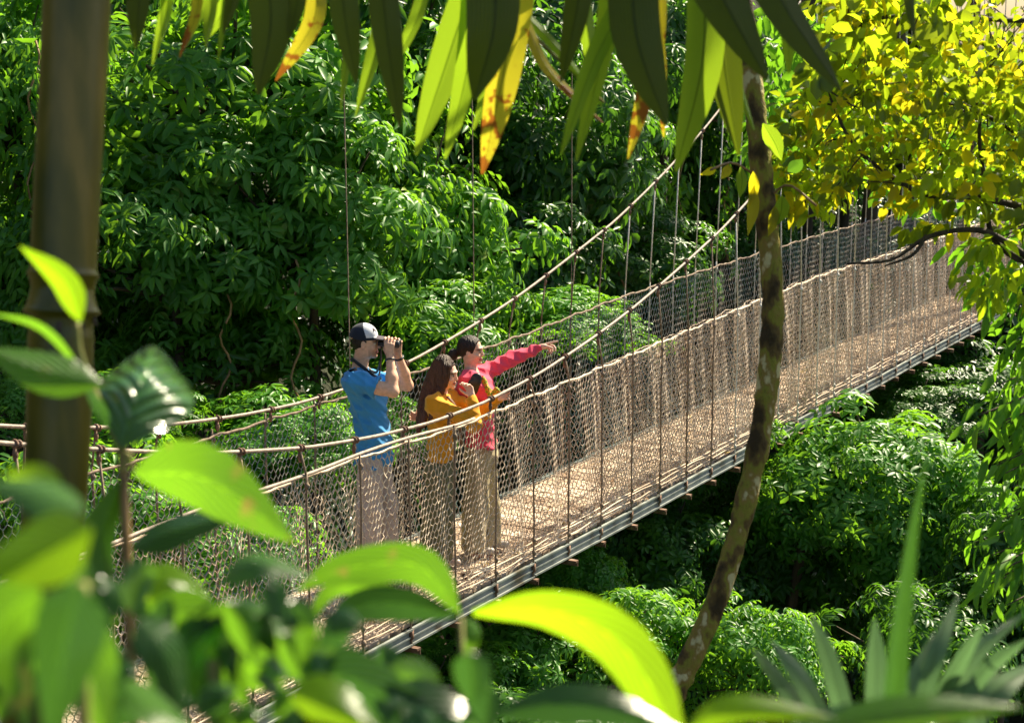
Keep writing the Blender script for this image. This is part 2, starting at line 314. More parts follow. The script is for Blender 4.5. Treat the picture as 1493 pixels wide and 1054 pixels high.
# rope along the top of each net, main cables, clamps
for far in (False, True):
    ss = np.arange(S0, S1, .06)
    mb = MB(); o = DW if far else 0
    p = np.stack([BP(s, o + .004 * math.sin(40 * s), topz(s, far) - .018 * droop(s) + .004 * math.sin(31 * s)) for s in ss])
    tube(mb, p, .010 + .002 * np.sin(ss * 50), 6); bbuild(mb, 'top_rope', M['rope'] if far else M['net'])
    ss = np.arange(S0 - 1.2, S1 + .1, .15); mb = MB()
    tube(mb, np.stack([BP(s, o, cabz(s, far)) for s in ss]), .0118, 8); bbuild(mb, 'main_cable', M['cable'])
ss = np.arange(S0, 1.6, .12); mb = MB()                     # the lighter rail rope that leaves the cable beside the people
tube(mb, np.stack([BP(s, -.03, min(topz(s) + .025 + .01 * math.sin(s * 3), cabz(s) - .03)) for s in ss]), .012, 7); bbuild(mb, 'rail_rope', M['cable'])
# deck: cross boards, sandy with wear; floor net over it
mb = MB(); s = S0
while s < S1:
    wd = .135 + rng.uniform(-.01, .01); dz = rng.uniform(-.006, .006)
    box(mb, BP(s + wd / 2, DW / 2, .005 + dz), U3 * (wd / 2 - .007), N3 * (DW / 2 - .03), (0, 0, .014), rng.random()); s += wd
bbuild(mb, 'deck', M['deck'], smooth=False)
n = int((S1 - S0) / .045); jj, ii = np.meshgrid(np.arange(n), np.arange(19))
s = S0 + jj * .045 + rng.normal(0, .004, jj.shape); o = .03 + (DW - .06) * (ii + np.where((ii + jj) % 2, .25, -.25)) / 18.
z = .034 + .008 * np.sin(7 * s + 9 * o) + rng.normal(0, .002, s.shape)
Pn = np.stack([B0[0] + s * U[0] + o * NN[0], B0[1] + s * U[1] + o * NN[1], z], -1)
up = ((jj + ii) % 2 == 0)[:-1]; mb = MB()
prisms(mb, np.concatenate([Pn[:, :-1].reshape(-1, 3), Pn[:-1][up]]), np.concatenate([Pn[:, 1:].reshape(-1, 3), Pn[1:][up]]), .0028)
bbuild(mb, 'floor_net', M['net'])
m = 420; ls = rng.uniform(S0, S1, m); lo_ = np.where(rng.random(m) < .6, rng.uniform(.02, .28, m), rng.uniform(.05, DW - .05, m))
mb = MB(); LITTER = (np.stack([BP(a, b_, .055) for a, b_ in zip(ls, lo_)]) - bridge_off, m)
# selvage ropes where the near net is gathered to the rail
mb = MB()
for k in range(5):
    ss = np.arange(S0, S1, .12)
    tube(mb, np.stack([BP(s, -.012 - .01 * (k % 2) + .006 * math.sin(11 * s + k), .06 + .026 * k + .008 * math.sin(5 * s + k * 2)) for s in ss]), .0055, 5)
bbuild(mb, 'selvage_rope', M['net'])
# channel-shaped edge rails
for off, sg in ((-.03, -1), (DW + .03, 1)):
    mb = MB()
    for q in np.arange(S0, S1, 1.749):                      # lengths bolted end to end, none quite true
        h = min(1.749, S1 - q) / 2 - .004; c = q + h; jz = rng.uniform(-.006, .006); jo = rng.uniform(-.004, .004); tl = U3 * h + np.array([0, 0, rng.uniform(-.006, .006)])
        box(mb, BP(c, off + jo, -.035 + jz), tl, N3 * .006, (0, 0, .048))
        for dz, hh in ((.019, .007), (-.035, .006), (-.089, .007)):
            box(mb, BP(c, off + jo + sg * .013, dz + jz), tl, N3 * (.012 if dz != -.035 else .007), (0, 0, hh))
    bbuild(mb, 'edge_rail', M['rail'], smooth=False)
# cross beams, hangers with clamps and shackles
def ring(mb, c, ax, r, t, n=10):
    a = nrm(np.cross(ax, [0, 0, 1.]) if abs(ax[2]) < .9 else np.cross(ax, [1., 0, 0])); b = np.cross(ax, a)
    th = np.linspace(0, 2 * math.pi, n + 1)
    tube(mb, [c + r * (math.cos(k) * a + math.sin(k) * b) for k in th], t, 5, cap=False)
for s in HS:
    if s < S0 or s > S1: continue
    mb = MB(); ex = .10 + rng.uniform(-.02, .03)
    box(mb, BP(s, DW / 2, -.115), U3 * .022, N3 * (DW / 2 + ex), (0, 0, .008)); box(mb, BP(s + .02, DW / 2, -.14), U3 * .004, N3 * (DW / 2 + ex - .004), (0, 0, .02))
    bbuild(mb, 'cross_beam', M['rust'], smooth=False)
    for far in (False, True):
        o = DW + .045 if far else -.045; ct = float(cabz(s, far)); tz = float(topz(s, far)); sw = rng.uniform(-.02, .02)
        mb = MB()
        if ct > tz + .12:                                   # thin wire up to the cable
            tube(mb, [BP(s + sw * .3, o, tz + .02), BP(s, DW if far else 0, ct)], .0075, 5)
        k = 14; zz = np.linspace(-.13, tz + .03, k)
        tube(mb, np.stack([BP(s + sw * (q / 1.4) * .3 + .006 * math.sin(7 * q + s * 5), o, q) for q in zz]), .0068 + .003 * rng.random(k), 6)
        for q in (.10, .2, tz - .05): tube(mb, [BP(s, o, q - .02), BP(s + .004, o - .004, q), BP(s, o, q + .02)], [.012, .019, .012], 6)
        h = bbuild(mb, 'hanger', M['rope'] if s < 6 else M['wire'])
        mb = MB(); c = BP(s, DW if far else 0, ct); tn = nrm(BP(s + .1, 0, float(cabz(s + .1))) - BP(s, 0, ct))
        ring(mb, c, tn, .019, .007); ring(mb, c + tn * .03, tn, .018, .006); tube(mb, [c - (0, 0, .02), c - (0, 0, .055), c - (0, 0, .09)], [.009, .016, .008], 6)
        bbuild(mb, 'clamp', M['rust'], h)
        mb = MB(); c = BP(s, o, -.13)
        tube(mb, [c + (0, 0, .03), c, c - N3 * .0 + U3 * .035 - (0, 0, .03), c + U3 * .06 - (0, 0, .005)], .007, 5)
        bbuild(mb, 'shackle', M['rust'], h)
        mb = MB(); box(mb, BP(s, o, -.02), U3 * .016, N3 * .012, (0, 0, .035)); bbuild(mb, 'bracket', M['rust'], h)
# stray tall wires over the far net, hung from the high carrying rope
for px, off in ((508, DW + .02), (690, DW + .02), (832, DW + .02)):
    r_ = P(px, 480, 1) - np.array([0, 0, CAMH]); b = (B0 + off * NN) @ NN; t = b / (r_[:2] @ NN); q = r_[:2] * t - B0; s = q @ U
    mb = MB(); tube(mb, np.stack([BP(s + .01 * math.sin(z_), off, z_) for z_ in np.linspace(topz(s, True) - .02, 6.4, 12)]), .0045, 5)
    bbuild(mb, 'support_wire', M['rope'])
mb = MB(); tube(mb, np.stack([BP(s, DW + .02, 6.4 + .25 * ((s - 8) / 10) ** 2) for s in np.linspace(-6, 19.2, 30)]), .012, 6); bbuild(mb, 'carrying_rope', M['wire'])
for s_, zt in ((-5.8, 7.0), (19.25, 11.)):
    for o in (-.05, DW + .05):
        mb = MB(); b_ = BP(s_, o, 0); zb = float(T(b_[0], b_[1])) - .5
        tube(mb, [BP(s_, o, zb), BP(s_, o, zt)], .09, 10); bbuild(mb, 'tower_post', M['rust'])
# ------------------------------------------------------------------ leaves by the thousand
LT = np.array([[0, 0, 0], [.30, .40, .10], [.30, 0, 0], [.30, -.40, .10], [.68, .36, .09], [.70, 0, 0], [.68, -.36, .09], [1, 0, 0]])
LF_T = np.array([[0, 2, 1], [0, 3, 2], [4, 5, 7], [5, 6, 7]]); LF_Q = np.array([[1, 2, 5, 4], [2, 3, 6, 5]])
def leaves(mb, pos, d, nn, L, W, curl=.25, rr=None, hang=0):
    """pos, d, nn: (N,3) stalk end, direction, upper side; one folded and curled blade each"""
    d = nrm(d); side = nrm(np.cross(nn, d)); up = np.cross(d, side); n = len(pos)
    L = np.broadcast_to(L, (n,))[:, None, None]; W = np.broadcast_to(W, (n,))[:, None, None]; cu = np.broadcast_to(curl, (n,))[:, None, None]
    x = LT[None, :, 0:1]; y = LT[None, :, 1:2]; z = LT[None, :, 2:3]
    V = pos[:, None] + d[:, None] * x * L + side[:, None] * y * W * 1.0 + up[:, None] * (z * W * 2.2 - cu * L * x ** 2)
    b = np.arange(n)[:, None, None] * 8
    rr = rng.random(n) if rr is None else rr
    mb.add(V.reshape(-1, 3), (b + LF_Q[None]).reshape(-1, 4), (b + LF_T[None]).reshape(-1, 3), np.repeat(rr, 8),
           np.tile(LT[:, :2] * [1, 2], (n, 1)))
def rdir(n):
    return nrm(rng.normal(size=(n, 3)))
def crown(kind, npads, nspr, flat=.75):
    """a crown of unit radius: leaf pads at the ends of limbs, each pad carrying sprigs of leaves"""
    mb = MB(); br = MB(); ga = math.pi * (3 - math.sqrt(5)); k = 0
    main = kind; lob = rng.uniform(0, 6.28)
    for i in range(npads):
        kind = main if rng.random() < .68 else rng.choice(['whorl', 'twig', 'broad', 'small'])
        zc = 1 - 1.75 * (i + .5) / npads; r_ = math.sqrt(max(0, 1 - zc * zc)); a = i * ga + rng.uniform(-.3, .3)
        rad = rng.choice([rng.uniform(.35, .65), rng.uniform(.65, .95), rng.uniform(.95, 1.22)], p=[.3, .45, .25]) * (1 + .22 * math.sin(2 * a + lob) * math.cos(3 * zc + lob))
        c = np.array([r_ * math.cos(a), r_ * math.sin(a), zc * flat]) * rad
        pr = rng.uniform(.20, .38); tp_ = rng.random(); od = nrm(c + [0, 0, .55])
        tube(br, spline([[0, 0, -.5], c * .4 + [0, 0, -.25], c - od * .06], 6), np.linspace(.035, .008, 6), 5)
        m = int(nspr * rng.uniform(.7, 1.3) * (pr / .32) ** 2)
        # sprig positions on the outer dome of the pad
        q = rdir(m); q = np.where((q @ od)[:, None] < -.15, -q, q)
        pos = c + q * pr * np.array([1, 1, .62]) * (.55 + .75 * rng.random((m, 1)) ** .8)
        fl_ = rng.random(m) < .35; pos[fl_] += (nrm(q[fl_] * [1, 1, .3] + od * .4) - [0, 0, .35]) * pr * rng.uniform(.1, .55, (fl_.sum(), 1))
        ax = nrm(q * .8 + od * .5 + [0, 0, .35] + rng.normal(0, .2, (m, 3)))
        if kind == 'whorl': nl, L, W, cu = 7, .150, .060, .30
        elif kind == 'small': nl, L, W, cu = 6, .095, .052, .15
        elif kind == 'broad': nl, L, W, cu = 5, .125, .076, .22
        elif kind == 'fern': nl, L, W, cu = 10, .075, .018, .15
        else: nl, L, W, cu = 6, .142, .060, .3
        e1 = nrm(np.cross(ax, rdir(m))); e2 = np.cross(ax, e1); tone = rng.random(m) * .45 + .55 * tp_
        for j in range(nl):
            if kind in ('whorl', 'small', 'broad'):
                th = 6.2832 * j / nl + rng.normal(0, .18, m); rise = rng.normal(.15, .18, m)
                d = np.cos(th)[:, None] * e1 + np.sin(th)[:, None] * e2 + rise[:, None] * ax - np.array([0, 0, .38])
                p = pos + nrm(d) * L * .18; nn = ax + rng.normal(0, .15, (m, 3))
            else:                                           # leaves in two rows along a drooping twig
                t = (j // 2 + .5) / (nl / 2); sgn = 1 if j % 2 else -1
                tw = nrm(e1 + .25 * ax - np.array([0, 0, .25 + .0]))
                p = pos + tw * t * L * (2.6 if kind == 'fern' else 1.9) - np.array([0, 0, 1]) * (t ** 2 * L * .9)
                d = tw * .55 + sgn * np.cross(ax, tw) * .85 - np.array([0, 0, .25 + .3 * t]) + rng.normal(0, .1, (m, 3)); nn = ax + rng.normal(0, .12, (m, 3))
            leaves(mb, p, d, nn, L * rng.uniform(.75, 1.2, m), W * rng.uniform(.8, 1.15, m), cu * rng.uniform(.4, 1.5, m), np.clip(tone + rng.normal(0, .16, m), 0, 1))
    # inner leaves that close the view into the crown
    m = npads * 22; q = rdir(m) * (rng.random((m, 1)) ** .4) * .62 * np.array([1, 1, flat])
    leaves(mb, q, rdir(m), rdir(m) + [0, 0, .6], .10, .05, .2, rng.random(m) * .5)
    return mb, br
mb = MB(); leaves(mb, LITTER[0], rdir(LITTER[1]) * [1, 1, .15], rdir(LITTER[1]) * .3 + [0, 0, 1], rng.uniform(.05, .12, LITTER[1]), rng.uniform(.03, .05, LITTER[1]), rng.uniform(-.3, .4, LITTER[1]))
o = mb.build('leaf_litter', mat_noise('dead_leaf', [(.3, (.10, .05, .02)), (.6, (.28, .15, .06)), (.8, (.42, .30, .10))], 4, .8, .3, attr=.8)); o.location = [float(k) for k in bridge_off]
tag(o, 'dry fallen leaves gathered on the bridge deck', kind='stuff')
CR = {}
def variants(key, kind, mat, count, npads, nspr, flat=.8):
    CR[key] = []
    for i in range(count):
        a, b = crown(kind, npads, nspr, flat); CR[key].append((a.mesh('crown', M[mat]), b.mesh('branches', M['bark'])))
variants('A', 'whorl', 'leafA', 3, 36, 28)
variants('As', 'twig', 'leafA', 2, 34, 30)
variants('B', 'twig', 'leafB', 2, 30, 28)
variants('Bs', 'small', 'leafB', 2, 32, 44)
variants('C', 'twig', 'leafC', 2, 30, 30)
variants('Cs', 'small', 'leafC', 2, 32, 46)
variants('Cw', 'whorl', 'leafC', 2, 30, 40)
variants('F', 'fern', 'leafB', 2, 24, 40, .6)
ntree = 0
def tree(name, cat, key, px, py, Z, rpx, hpx, label, group=None, trunkr=.09):
    """crown centred where that pixel lies at depth Z; the trunk goes down to the slope below it"""
    global ntree; c = P(px, py, Z); rad = rpx / FPX * Z; hz = hpx / FPX * Z
    gz = float(T(c[0], c[1])); base = np.array([c[0], c[1], min(gz, c[2] - .4)])
    t = empty(name, base, label, cat, group); v = CR[key][ntree % len(CR[key])]; ntree += 1
    ti = (rng.uniform(-.25, .25), rng.uniform(-.25, .25), rng.uniform(0, 6.28))
    for nm, me in (('crown', v[0]), ('branches', v[1])):
        o = bpy.data.objects.new(nm, me); COL.objects.link(o); o.parent = t
        o.location = [float(k) for k in c - base]; o.scale = (rad, rad, hz / .8); o.rotation_euler = (ti[0], ti[1], ti[2])
    h = c[2] - .15 * rad - base[2]
    mb = MB(); a = rng.normal(0, .12, (2,)) * h * .5
    tube(mb, spline([[0, 0, -.4], [a[0] * .6, a[1] * .6, h * .4], [a[1] * .3, a[0] * .3, h * .75], [0, 0, h]], 9), np.linspace(trunkr * 1.3, trunkr * .5, 9), 8, bump=.06)
    mb.build('trunk', M['bark'], t)
    return t
FG = 'rainforest trees on the far slope'; UG = 'bushes in the gorge below the bridge'
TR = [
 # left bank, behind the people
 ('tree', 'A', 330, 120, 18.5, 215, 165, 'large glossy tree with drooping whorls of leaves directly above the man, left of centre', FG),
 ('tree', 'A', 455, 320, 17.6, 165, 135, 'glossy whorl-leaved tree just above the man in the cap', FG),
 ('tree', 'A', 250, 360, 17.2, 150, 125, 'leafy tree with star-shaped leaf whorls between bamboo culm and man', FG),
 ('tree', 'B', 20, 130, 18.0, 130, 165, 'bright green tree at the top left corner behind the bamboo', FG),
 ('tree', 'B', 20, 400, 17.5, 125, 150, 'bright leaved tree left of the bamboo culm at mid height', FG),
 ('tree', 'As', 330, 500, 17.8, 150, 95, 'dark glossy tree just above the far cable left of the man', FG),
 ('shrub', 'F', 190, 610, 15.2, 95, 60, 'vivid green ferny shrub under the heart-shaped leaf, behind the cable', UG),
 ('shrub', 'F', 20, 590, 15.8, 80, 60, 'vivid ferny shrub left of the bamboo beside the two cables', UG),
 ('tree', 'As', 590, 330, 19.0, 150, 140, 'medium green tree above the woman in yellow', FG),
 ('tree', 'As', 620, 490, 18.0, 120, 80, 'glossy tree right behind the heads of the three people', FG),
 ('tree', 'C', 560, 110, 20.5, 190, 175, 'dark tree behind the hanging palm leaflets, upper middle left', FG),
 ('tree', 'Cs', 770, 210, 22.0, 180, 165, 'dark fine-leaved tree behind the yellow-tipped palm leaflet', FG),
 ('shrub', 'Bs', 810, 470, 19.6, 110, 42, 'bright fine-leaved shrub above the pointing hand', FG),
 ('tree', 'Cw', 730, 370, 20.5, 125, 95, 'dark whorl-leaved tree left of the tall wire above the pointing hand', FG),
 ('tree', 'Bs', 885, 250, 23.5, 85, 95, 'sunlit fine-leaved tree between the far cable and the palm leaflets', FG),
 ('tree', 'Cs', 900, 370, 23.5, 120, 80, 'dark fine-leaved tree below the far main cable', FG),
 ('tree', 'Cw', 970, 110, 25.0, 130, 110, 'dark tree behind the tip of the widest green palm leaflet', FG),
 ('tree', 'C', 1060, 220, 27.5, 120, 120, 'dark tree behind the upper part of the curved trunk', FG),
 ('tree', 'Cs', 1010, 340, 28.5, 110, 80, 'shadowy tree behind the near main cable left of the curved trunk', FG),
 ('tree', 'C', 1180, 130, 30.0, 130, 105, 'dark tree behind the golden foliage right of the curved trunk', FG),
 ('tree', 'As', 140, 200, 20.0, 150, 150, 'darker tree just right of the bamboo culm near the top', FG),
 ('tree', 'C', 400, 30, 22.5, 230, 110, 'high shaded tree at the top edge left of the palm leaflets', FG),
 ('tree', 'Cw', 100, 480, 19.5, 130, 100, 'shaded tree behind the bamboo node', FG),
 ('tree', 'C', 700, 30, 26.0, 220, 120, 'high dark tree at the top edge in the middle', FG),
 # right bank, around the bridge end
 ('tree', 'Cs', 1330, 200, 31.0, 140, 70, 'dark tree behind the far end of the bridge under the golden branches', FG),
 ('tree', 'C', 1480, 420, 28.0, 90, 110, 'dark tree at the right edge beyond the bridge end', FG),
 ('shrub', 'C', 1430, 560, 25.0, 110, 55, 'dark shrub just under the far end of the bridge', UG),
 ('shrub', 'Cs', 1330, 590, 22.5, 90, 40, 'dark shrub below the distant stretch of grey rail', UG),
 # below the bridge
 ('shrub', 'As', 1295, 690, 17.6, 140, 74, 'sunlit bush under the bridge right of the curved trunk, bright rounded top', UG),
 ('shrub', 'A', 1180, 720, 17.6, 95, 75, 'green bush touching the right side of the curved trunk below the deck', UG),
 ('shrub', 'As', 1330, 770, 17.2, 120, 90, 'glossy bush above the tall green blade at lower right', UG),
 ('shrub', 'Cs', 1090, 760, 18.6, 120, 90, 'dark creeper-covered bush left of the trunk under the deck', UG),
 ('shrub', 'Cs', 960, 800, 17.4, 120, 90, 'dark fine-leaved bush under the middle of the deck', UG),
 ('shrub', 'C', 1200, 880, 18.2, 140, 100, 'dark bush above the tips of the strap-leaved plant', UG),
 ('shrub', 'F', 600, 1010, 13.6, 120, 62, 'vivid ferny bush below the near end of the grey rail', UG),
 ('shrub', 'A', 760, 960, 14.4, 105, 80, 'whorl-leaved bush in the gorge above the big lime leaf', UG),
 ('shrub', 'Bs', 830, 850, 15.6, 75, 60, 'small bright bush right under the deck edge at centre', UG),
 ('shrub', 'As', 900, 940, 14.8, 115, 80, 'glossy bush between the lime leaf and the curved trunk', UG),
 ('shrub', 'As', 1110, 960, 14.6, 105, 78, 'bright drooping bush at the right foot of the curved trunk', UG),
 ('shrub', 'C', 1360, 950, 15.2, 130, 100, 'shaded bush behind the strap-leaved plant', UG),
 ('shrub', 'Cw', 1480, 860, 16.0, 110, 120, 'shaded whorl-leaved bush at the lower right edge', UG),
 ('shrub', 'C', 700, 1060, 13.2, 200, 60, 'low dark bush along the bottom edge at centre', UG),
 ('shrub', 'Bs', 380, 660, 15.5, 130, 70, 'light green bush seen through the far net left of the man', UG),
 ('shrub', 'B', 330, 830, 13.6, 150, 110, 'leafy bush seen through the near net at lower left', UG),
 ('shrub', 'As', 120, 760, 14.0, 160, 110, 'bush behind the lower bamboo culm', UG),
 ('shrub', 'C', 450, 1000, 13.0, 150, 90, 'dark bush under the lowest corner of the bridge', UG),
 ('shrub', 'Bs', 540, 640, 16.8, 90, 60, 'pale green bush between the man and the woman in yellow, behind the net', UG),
]
for i, (nm, key, px, py, Z, rp, hp, lb, gp) in enumerate(TR):
    tree('rainforest_tree' if nm == 'tree' else 'forest_shrub', nm, key, px, py, Z, rp, hp, lb, gp)
# ivy and seedlings that clothe the slopes
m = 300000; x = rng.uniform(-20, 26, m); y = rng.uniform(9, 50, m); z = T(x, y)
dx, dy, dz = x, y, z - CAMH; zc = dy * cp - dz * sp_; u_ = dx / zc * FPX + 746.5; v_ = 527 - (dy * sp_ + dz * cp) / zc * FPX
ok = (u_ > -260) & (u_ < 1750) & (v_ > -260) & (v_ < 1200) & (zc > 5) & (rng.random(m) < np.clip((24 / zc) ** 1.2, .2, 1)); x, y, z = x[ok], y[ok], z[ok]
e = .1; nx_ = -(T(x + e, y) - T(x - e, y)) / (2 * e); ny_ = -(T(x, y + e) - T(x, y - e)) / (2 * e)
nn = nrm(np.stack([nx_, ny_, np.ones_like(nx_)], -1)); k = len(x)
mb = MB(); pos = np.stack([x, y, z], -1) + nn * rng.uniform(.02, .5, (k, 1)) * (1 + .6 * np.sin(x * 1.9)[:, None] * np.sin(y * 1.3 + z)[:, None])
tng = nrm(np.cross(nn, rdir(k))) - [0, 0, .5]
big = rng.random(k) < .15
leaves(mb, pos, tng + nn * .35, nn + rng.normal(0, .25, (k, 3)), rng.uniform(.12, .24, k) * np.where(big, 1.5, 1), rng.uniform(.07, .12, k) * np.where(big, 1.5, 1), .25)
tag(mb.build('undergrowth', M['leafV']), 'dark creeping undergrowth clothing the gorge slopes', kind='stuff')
# hanging vines and bare dark trunks behind the far part of the bridge
def vine(px, py0, py1, Z, key, label, lf=60, wpx=10):
    a, b = P(px, py0, Z), P(px + rng.uniform(-6, 6), py1, Z); t = empty('hanging_vine', b, label, 'vine', 'vines hanging behind the bridge')
    n = 14; q = np.linspace(0, 1, n)[:, None]; pts = a * (1 - q) + b * q - b + np.stack([.05 * np.sin(np.arange(n) * 1.1), .05 * np.cos(np.arange(n) * .9), 0 * np.arange(n)], -1)
    mb = MB(); tube(mb, pts, .012, 5); mb.build('stem', M['twig'], t)
    if lf:
        i = rng.integers(0, n, lf); pos = pts[i] + rng.normal(0, wpx / FPX * Z * .4, (lf, 3)); mb = MB()
        leaves(mb, pos, rdir(lf) - [0, 0, .9], rdir(lf) + [0, -1, .3], rng.uniform(.12, .26, lf), rng.uniform(.05, .09, lf), .3); mb.build('foliage', M[key], t)
for a in ((992, 200, 430, 24.5, 'leafB', 'leafy sunlit vine hanging left of the curved trunk', 110, 22), (905, 280, 425, 22.5, 'leafC', 'thin dark vine beside the far cable', 40, 10),
          (1058, 250, 400, 26, 'leafB', 'sparse yellow-green vine just left of the curved trunk', 46, 12), (50, 60, 330, 16.8, 'leafB', 'leafy brown-stemmed vine left of the bamboo', 50, 14),
          (430, 380, 600, 16.6, 'leafC', 'bare brown vine hanging in the dark left of the man', 12, 10), (330, 430, 620, 16.4, 'leafC', 'thin vine in front of the dark tree above the far cable', 26, 10)):
    vine(*a)
for px, Z, r_, lb in ((1130, 31, .09, 'slim dark trunk just right of the curved tree, behind the wires'), (1175, 33, .13, 'dark trunk behind the hanger wires'), (1225, 32, .10, 'dark trunk behind the far net, middle of the row'),
                      (1262, 30, .13, 'thicker brown trunk behind the far net'), (1300, 32, .11, 'rightmost dark trunk behind the far net'), (70, 21, .10, 'pale thin trunk in the shade beside the bamboo')):
    c = P(px, 330, Z); gz = float(T(c[0], c[1])); t = empty('bare_trunk', (c[0], c[1], gz), lb, 'tree trunk', 'bare trunks in the shade'); h = 9 - gz
    mb = MB(); tube(mb, spline([[0, 0, -.4], [.1, 0, h * .3], [-.08, .1, h * .7], [.05, 0, h]], 12), np.linspace(r_ * 1.2, r_ * .7, 12), 8, bump=.05); mb.build('trunk', M['bark'], t)
    mb = MB()
    for k in range(7):
        zz = h * rng.uniform(.1, .95); tube(mb, spline([[0, 0, zz + .2], [rng.uniform(-.25, .25), rng.uniform(-.2, .2), zz - 1], [rng.uniform(-.2, .2), 0, zz - 3]], 8), .012, 4)
    mb.build('aerial_roots', M['bark'], t)
# ------------------------------------------------------------------ broad blades of the near plants
def blade(mb, pts, width, roll=0., fold=.18, wave=.0, prof=(.02, .62, .95, 1., .9, .68, .34, .0), curl=0., nu=18, nv=4, r=None, facing=None):
    """a leaf along the line pts; width in metres; roll turns it about its midrib; fold lifts both halves"""
    c = spline(pts, nu); Tn = nrm(np.gradient(c, axis=0)); view = nrm(c.mean(0) - np.array([0, 0, CAMH])) if facing is None else np.asarray(facing, float)
    t = np.linspace(0, 1, nu); wd = np.interp(t, np.linspace(0, 1, len(prof)), prof) * width / 2
    V = []; uv = []
    for i in range(nu):
        sd = nrm(np.cross(Tn[i], view)); up = nrm(np.cross(sd, Tn[i])); ro = roll if np.isscalar(roll) else roll[0] + (roll[1] - roll[0]) * t[i]
        s2 = sd * math.cos(ro) + up * math.sin(ro); u2 = up * math.cos(ro) - sd * math.sin(ro)
        for j in range(-nv, nv + 1):
            a = j / nv
            V.append(c[i] + s2 * a * wd[i] + u2 * (fold * abs(a) * wd[i] + curl * wd[i] * a * a + wave * wd[i] * math.sin(9 * t[i] + 2 * a) * abs(a)))
            uv.append((t[i], a))
    m = 2 * nv + 1; i = np.arange(nu - 1)[:, None] * m; j = np.arange(m - 1)[None]
    mb.add(V, np.stack([i + j, i + j + 1, i + m + j + 1, i + m + j], -1).reshape(-1, 4), None, rng.random() if r is None else r, np.array(uv))
GLARE = -nrm([.46, -.42, .90])
def bleaf(root, name, mat, px, w, Z, label=None, glare=False, **k):
    """one leaf of a plant: px = photo points of its midrib, w = width in photo pixels"""
    Zs = np.broadcast_to(Z, (len(px),)) if np.ndim(Z) == 0 else Z
    pts = np.array([P(a, b, z) for (a, b), z in zip(px, Zs)]) - np.array(root.location); mb = MB()
    blade(mb, pts, w / FPX * float(np.mean(Zs)), facing=GLARE if glare else nrm(pts.mean(0) + np.array(root.location) - np.array([0, 0, CAMH])), **k)
    o = mb.build(name, M[mat], root)
    if label: o['label'] = label
    return o
def stem(root, px, Z, r, mat='stem', name='stem'):
    Zs = np.broadcast_to(Z, (len(px),)) if np.ndim(Z) == 0 else Z
    pts = np.array([P(a, b, z) for (a, b), z in zip(px, Zs)]) - np.array(root.location); mb = MB()
    tube(mb, spline(pts, 14), np.linspace(r * 1.1, r * .8, 14), 7); return mb.build(name, M[mat], root)
def plant(px, Z, label, cat='plant', name='broadleaf_plant'):
    b = P(px, 1054, Z); z = float(T(b[0], b[1])); r = empty(name, (b[0], b[1], z), label, cat); return r
def down(root, px, py, Z, r=.006, mat='stem', name='stem'):   # stalk from the ground up to a point of the picture
    b = P(px, py, Z) - np.array(root.location); mb = MB(); tube(mb, spline([[0, 0, -.05], [b[0] * .2, b[1] * .2, b[2] * .45], b], 14), np.linspace(r * 1.3, r, 14), 8); return mb.build(name, M[mat], root)

# sapling with the upright heart-shaped leaf
r = plant(190, 2.5, 'thin-stemmed sapling with an upright heart-shaped leaf in front of the bamboo culm', 'sapling', 'sapling')
down(r, 178, 640, 2.5, .0075, 'twig')
H = (.0, .5, .86, 1., .96, .80, .5, .12)
bleaf(r, 'leaf', 'fg_gloss', [(177, 655), (192, 600), (212, 540), (224, 503)], 150, (2.42, 2.43, 2.48, 2.66), 'upright cupped heart-shaped leaf with silvery gloss', fold=.30, curl=.35, prof=(.0, .34, .62, .84, .98, 1., .84, .3), roll=(.1, .2), wave=.06, r=.5)
bleaf(r, 'leaf', 'fg_green', [(195, 690), (300, 700), (432, 792)], 105, (2.3, 2.1, 2.0), 'bright green leaf reaching right', roll=-.35, fold=.15, prof=(.05, .6, .92, 1., .92, .7, .4, .0), r=.95)
bleaf(r, 'leaf', 'fg_dark', [(190, 800), (260, 770), (365, 745)], 62, (2.4, 2.4, 2.4), roll=.7, fold=.2)
bleaf(r, 'leaf', 'fg_green', [(176, 700), (150, 790), (172, 900)], 70, 2.5, roll=.9)
stem(r, [(178, 660), (150, 600), (118, 520), (112, 470)], 2.45, .005)
stem(r, [(178, 690), (186, 660), (196, 690)], 2.4, .004)
bleaf(r, 'leaf', 'fg_lime', [(118, 470), (92, 410), (28, 358)], 42, 2.3, 'narrow yellow-lit leaf across the bamboo culm', roll=.35, r=.2)
bleaf(r, 'leaf', 'fg_green', [(150, 560), (60, 540), (-30, 505)], 66, 2.2, roll=-.3, r=.95)
bleaf(r, 'leaf', 'fg_green', [(122, 545), (60, 480), (-20, 455)], 26, 2.3, roll=1.1, r=.6)
bleaf(r, 'leaf', 'fg_green', [(124, 560), (150, 600), (158, 628)], 26, 2.4, roll=.8)
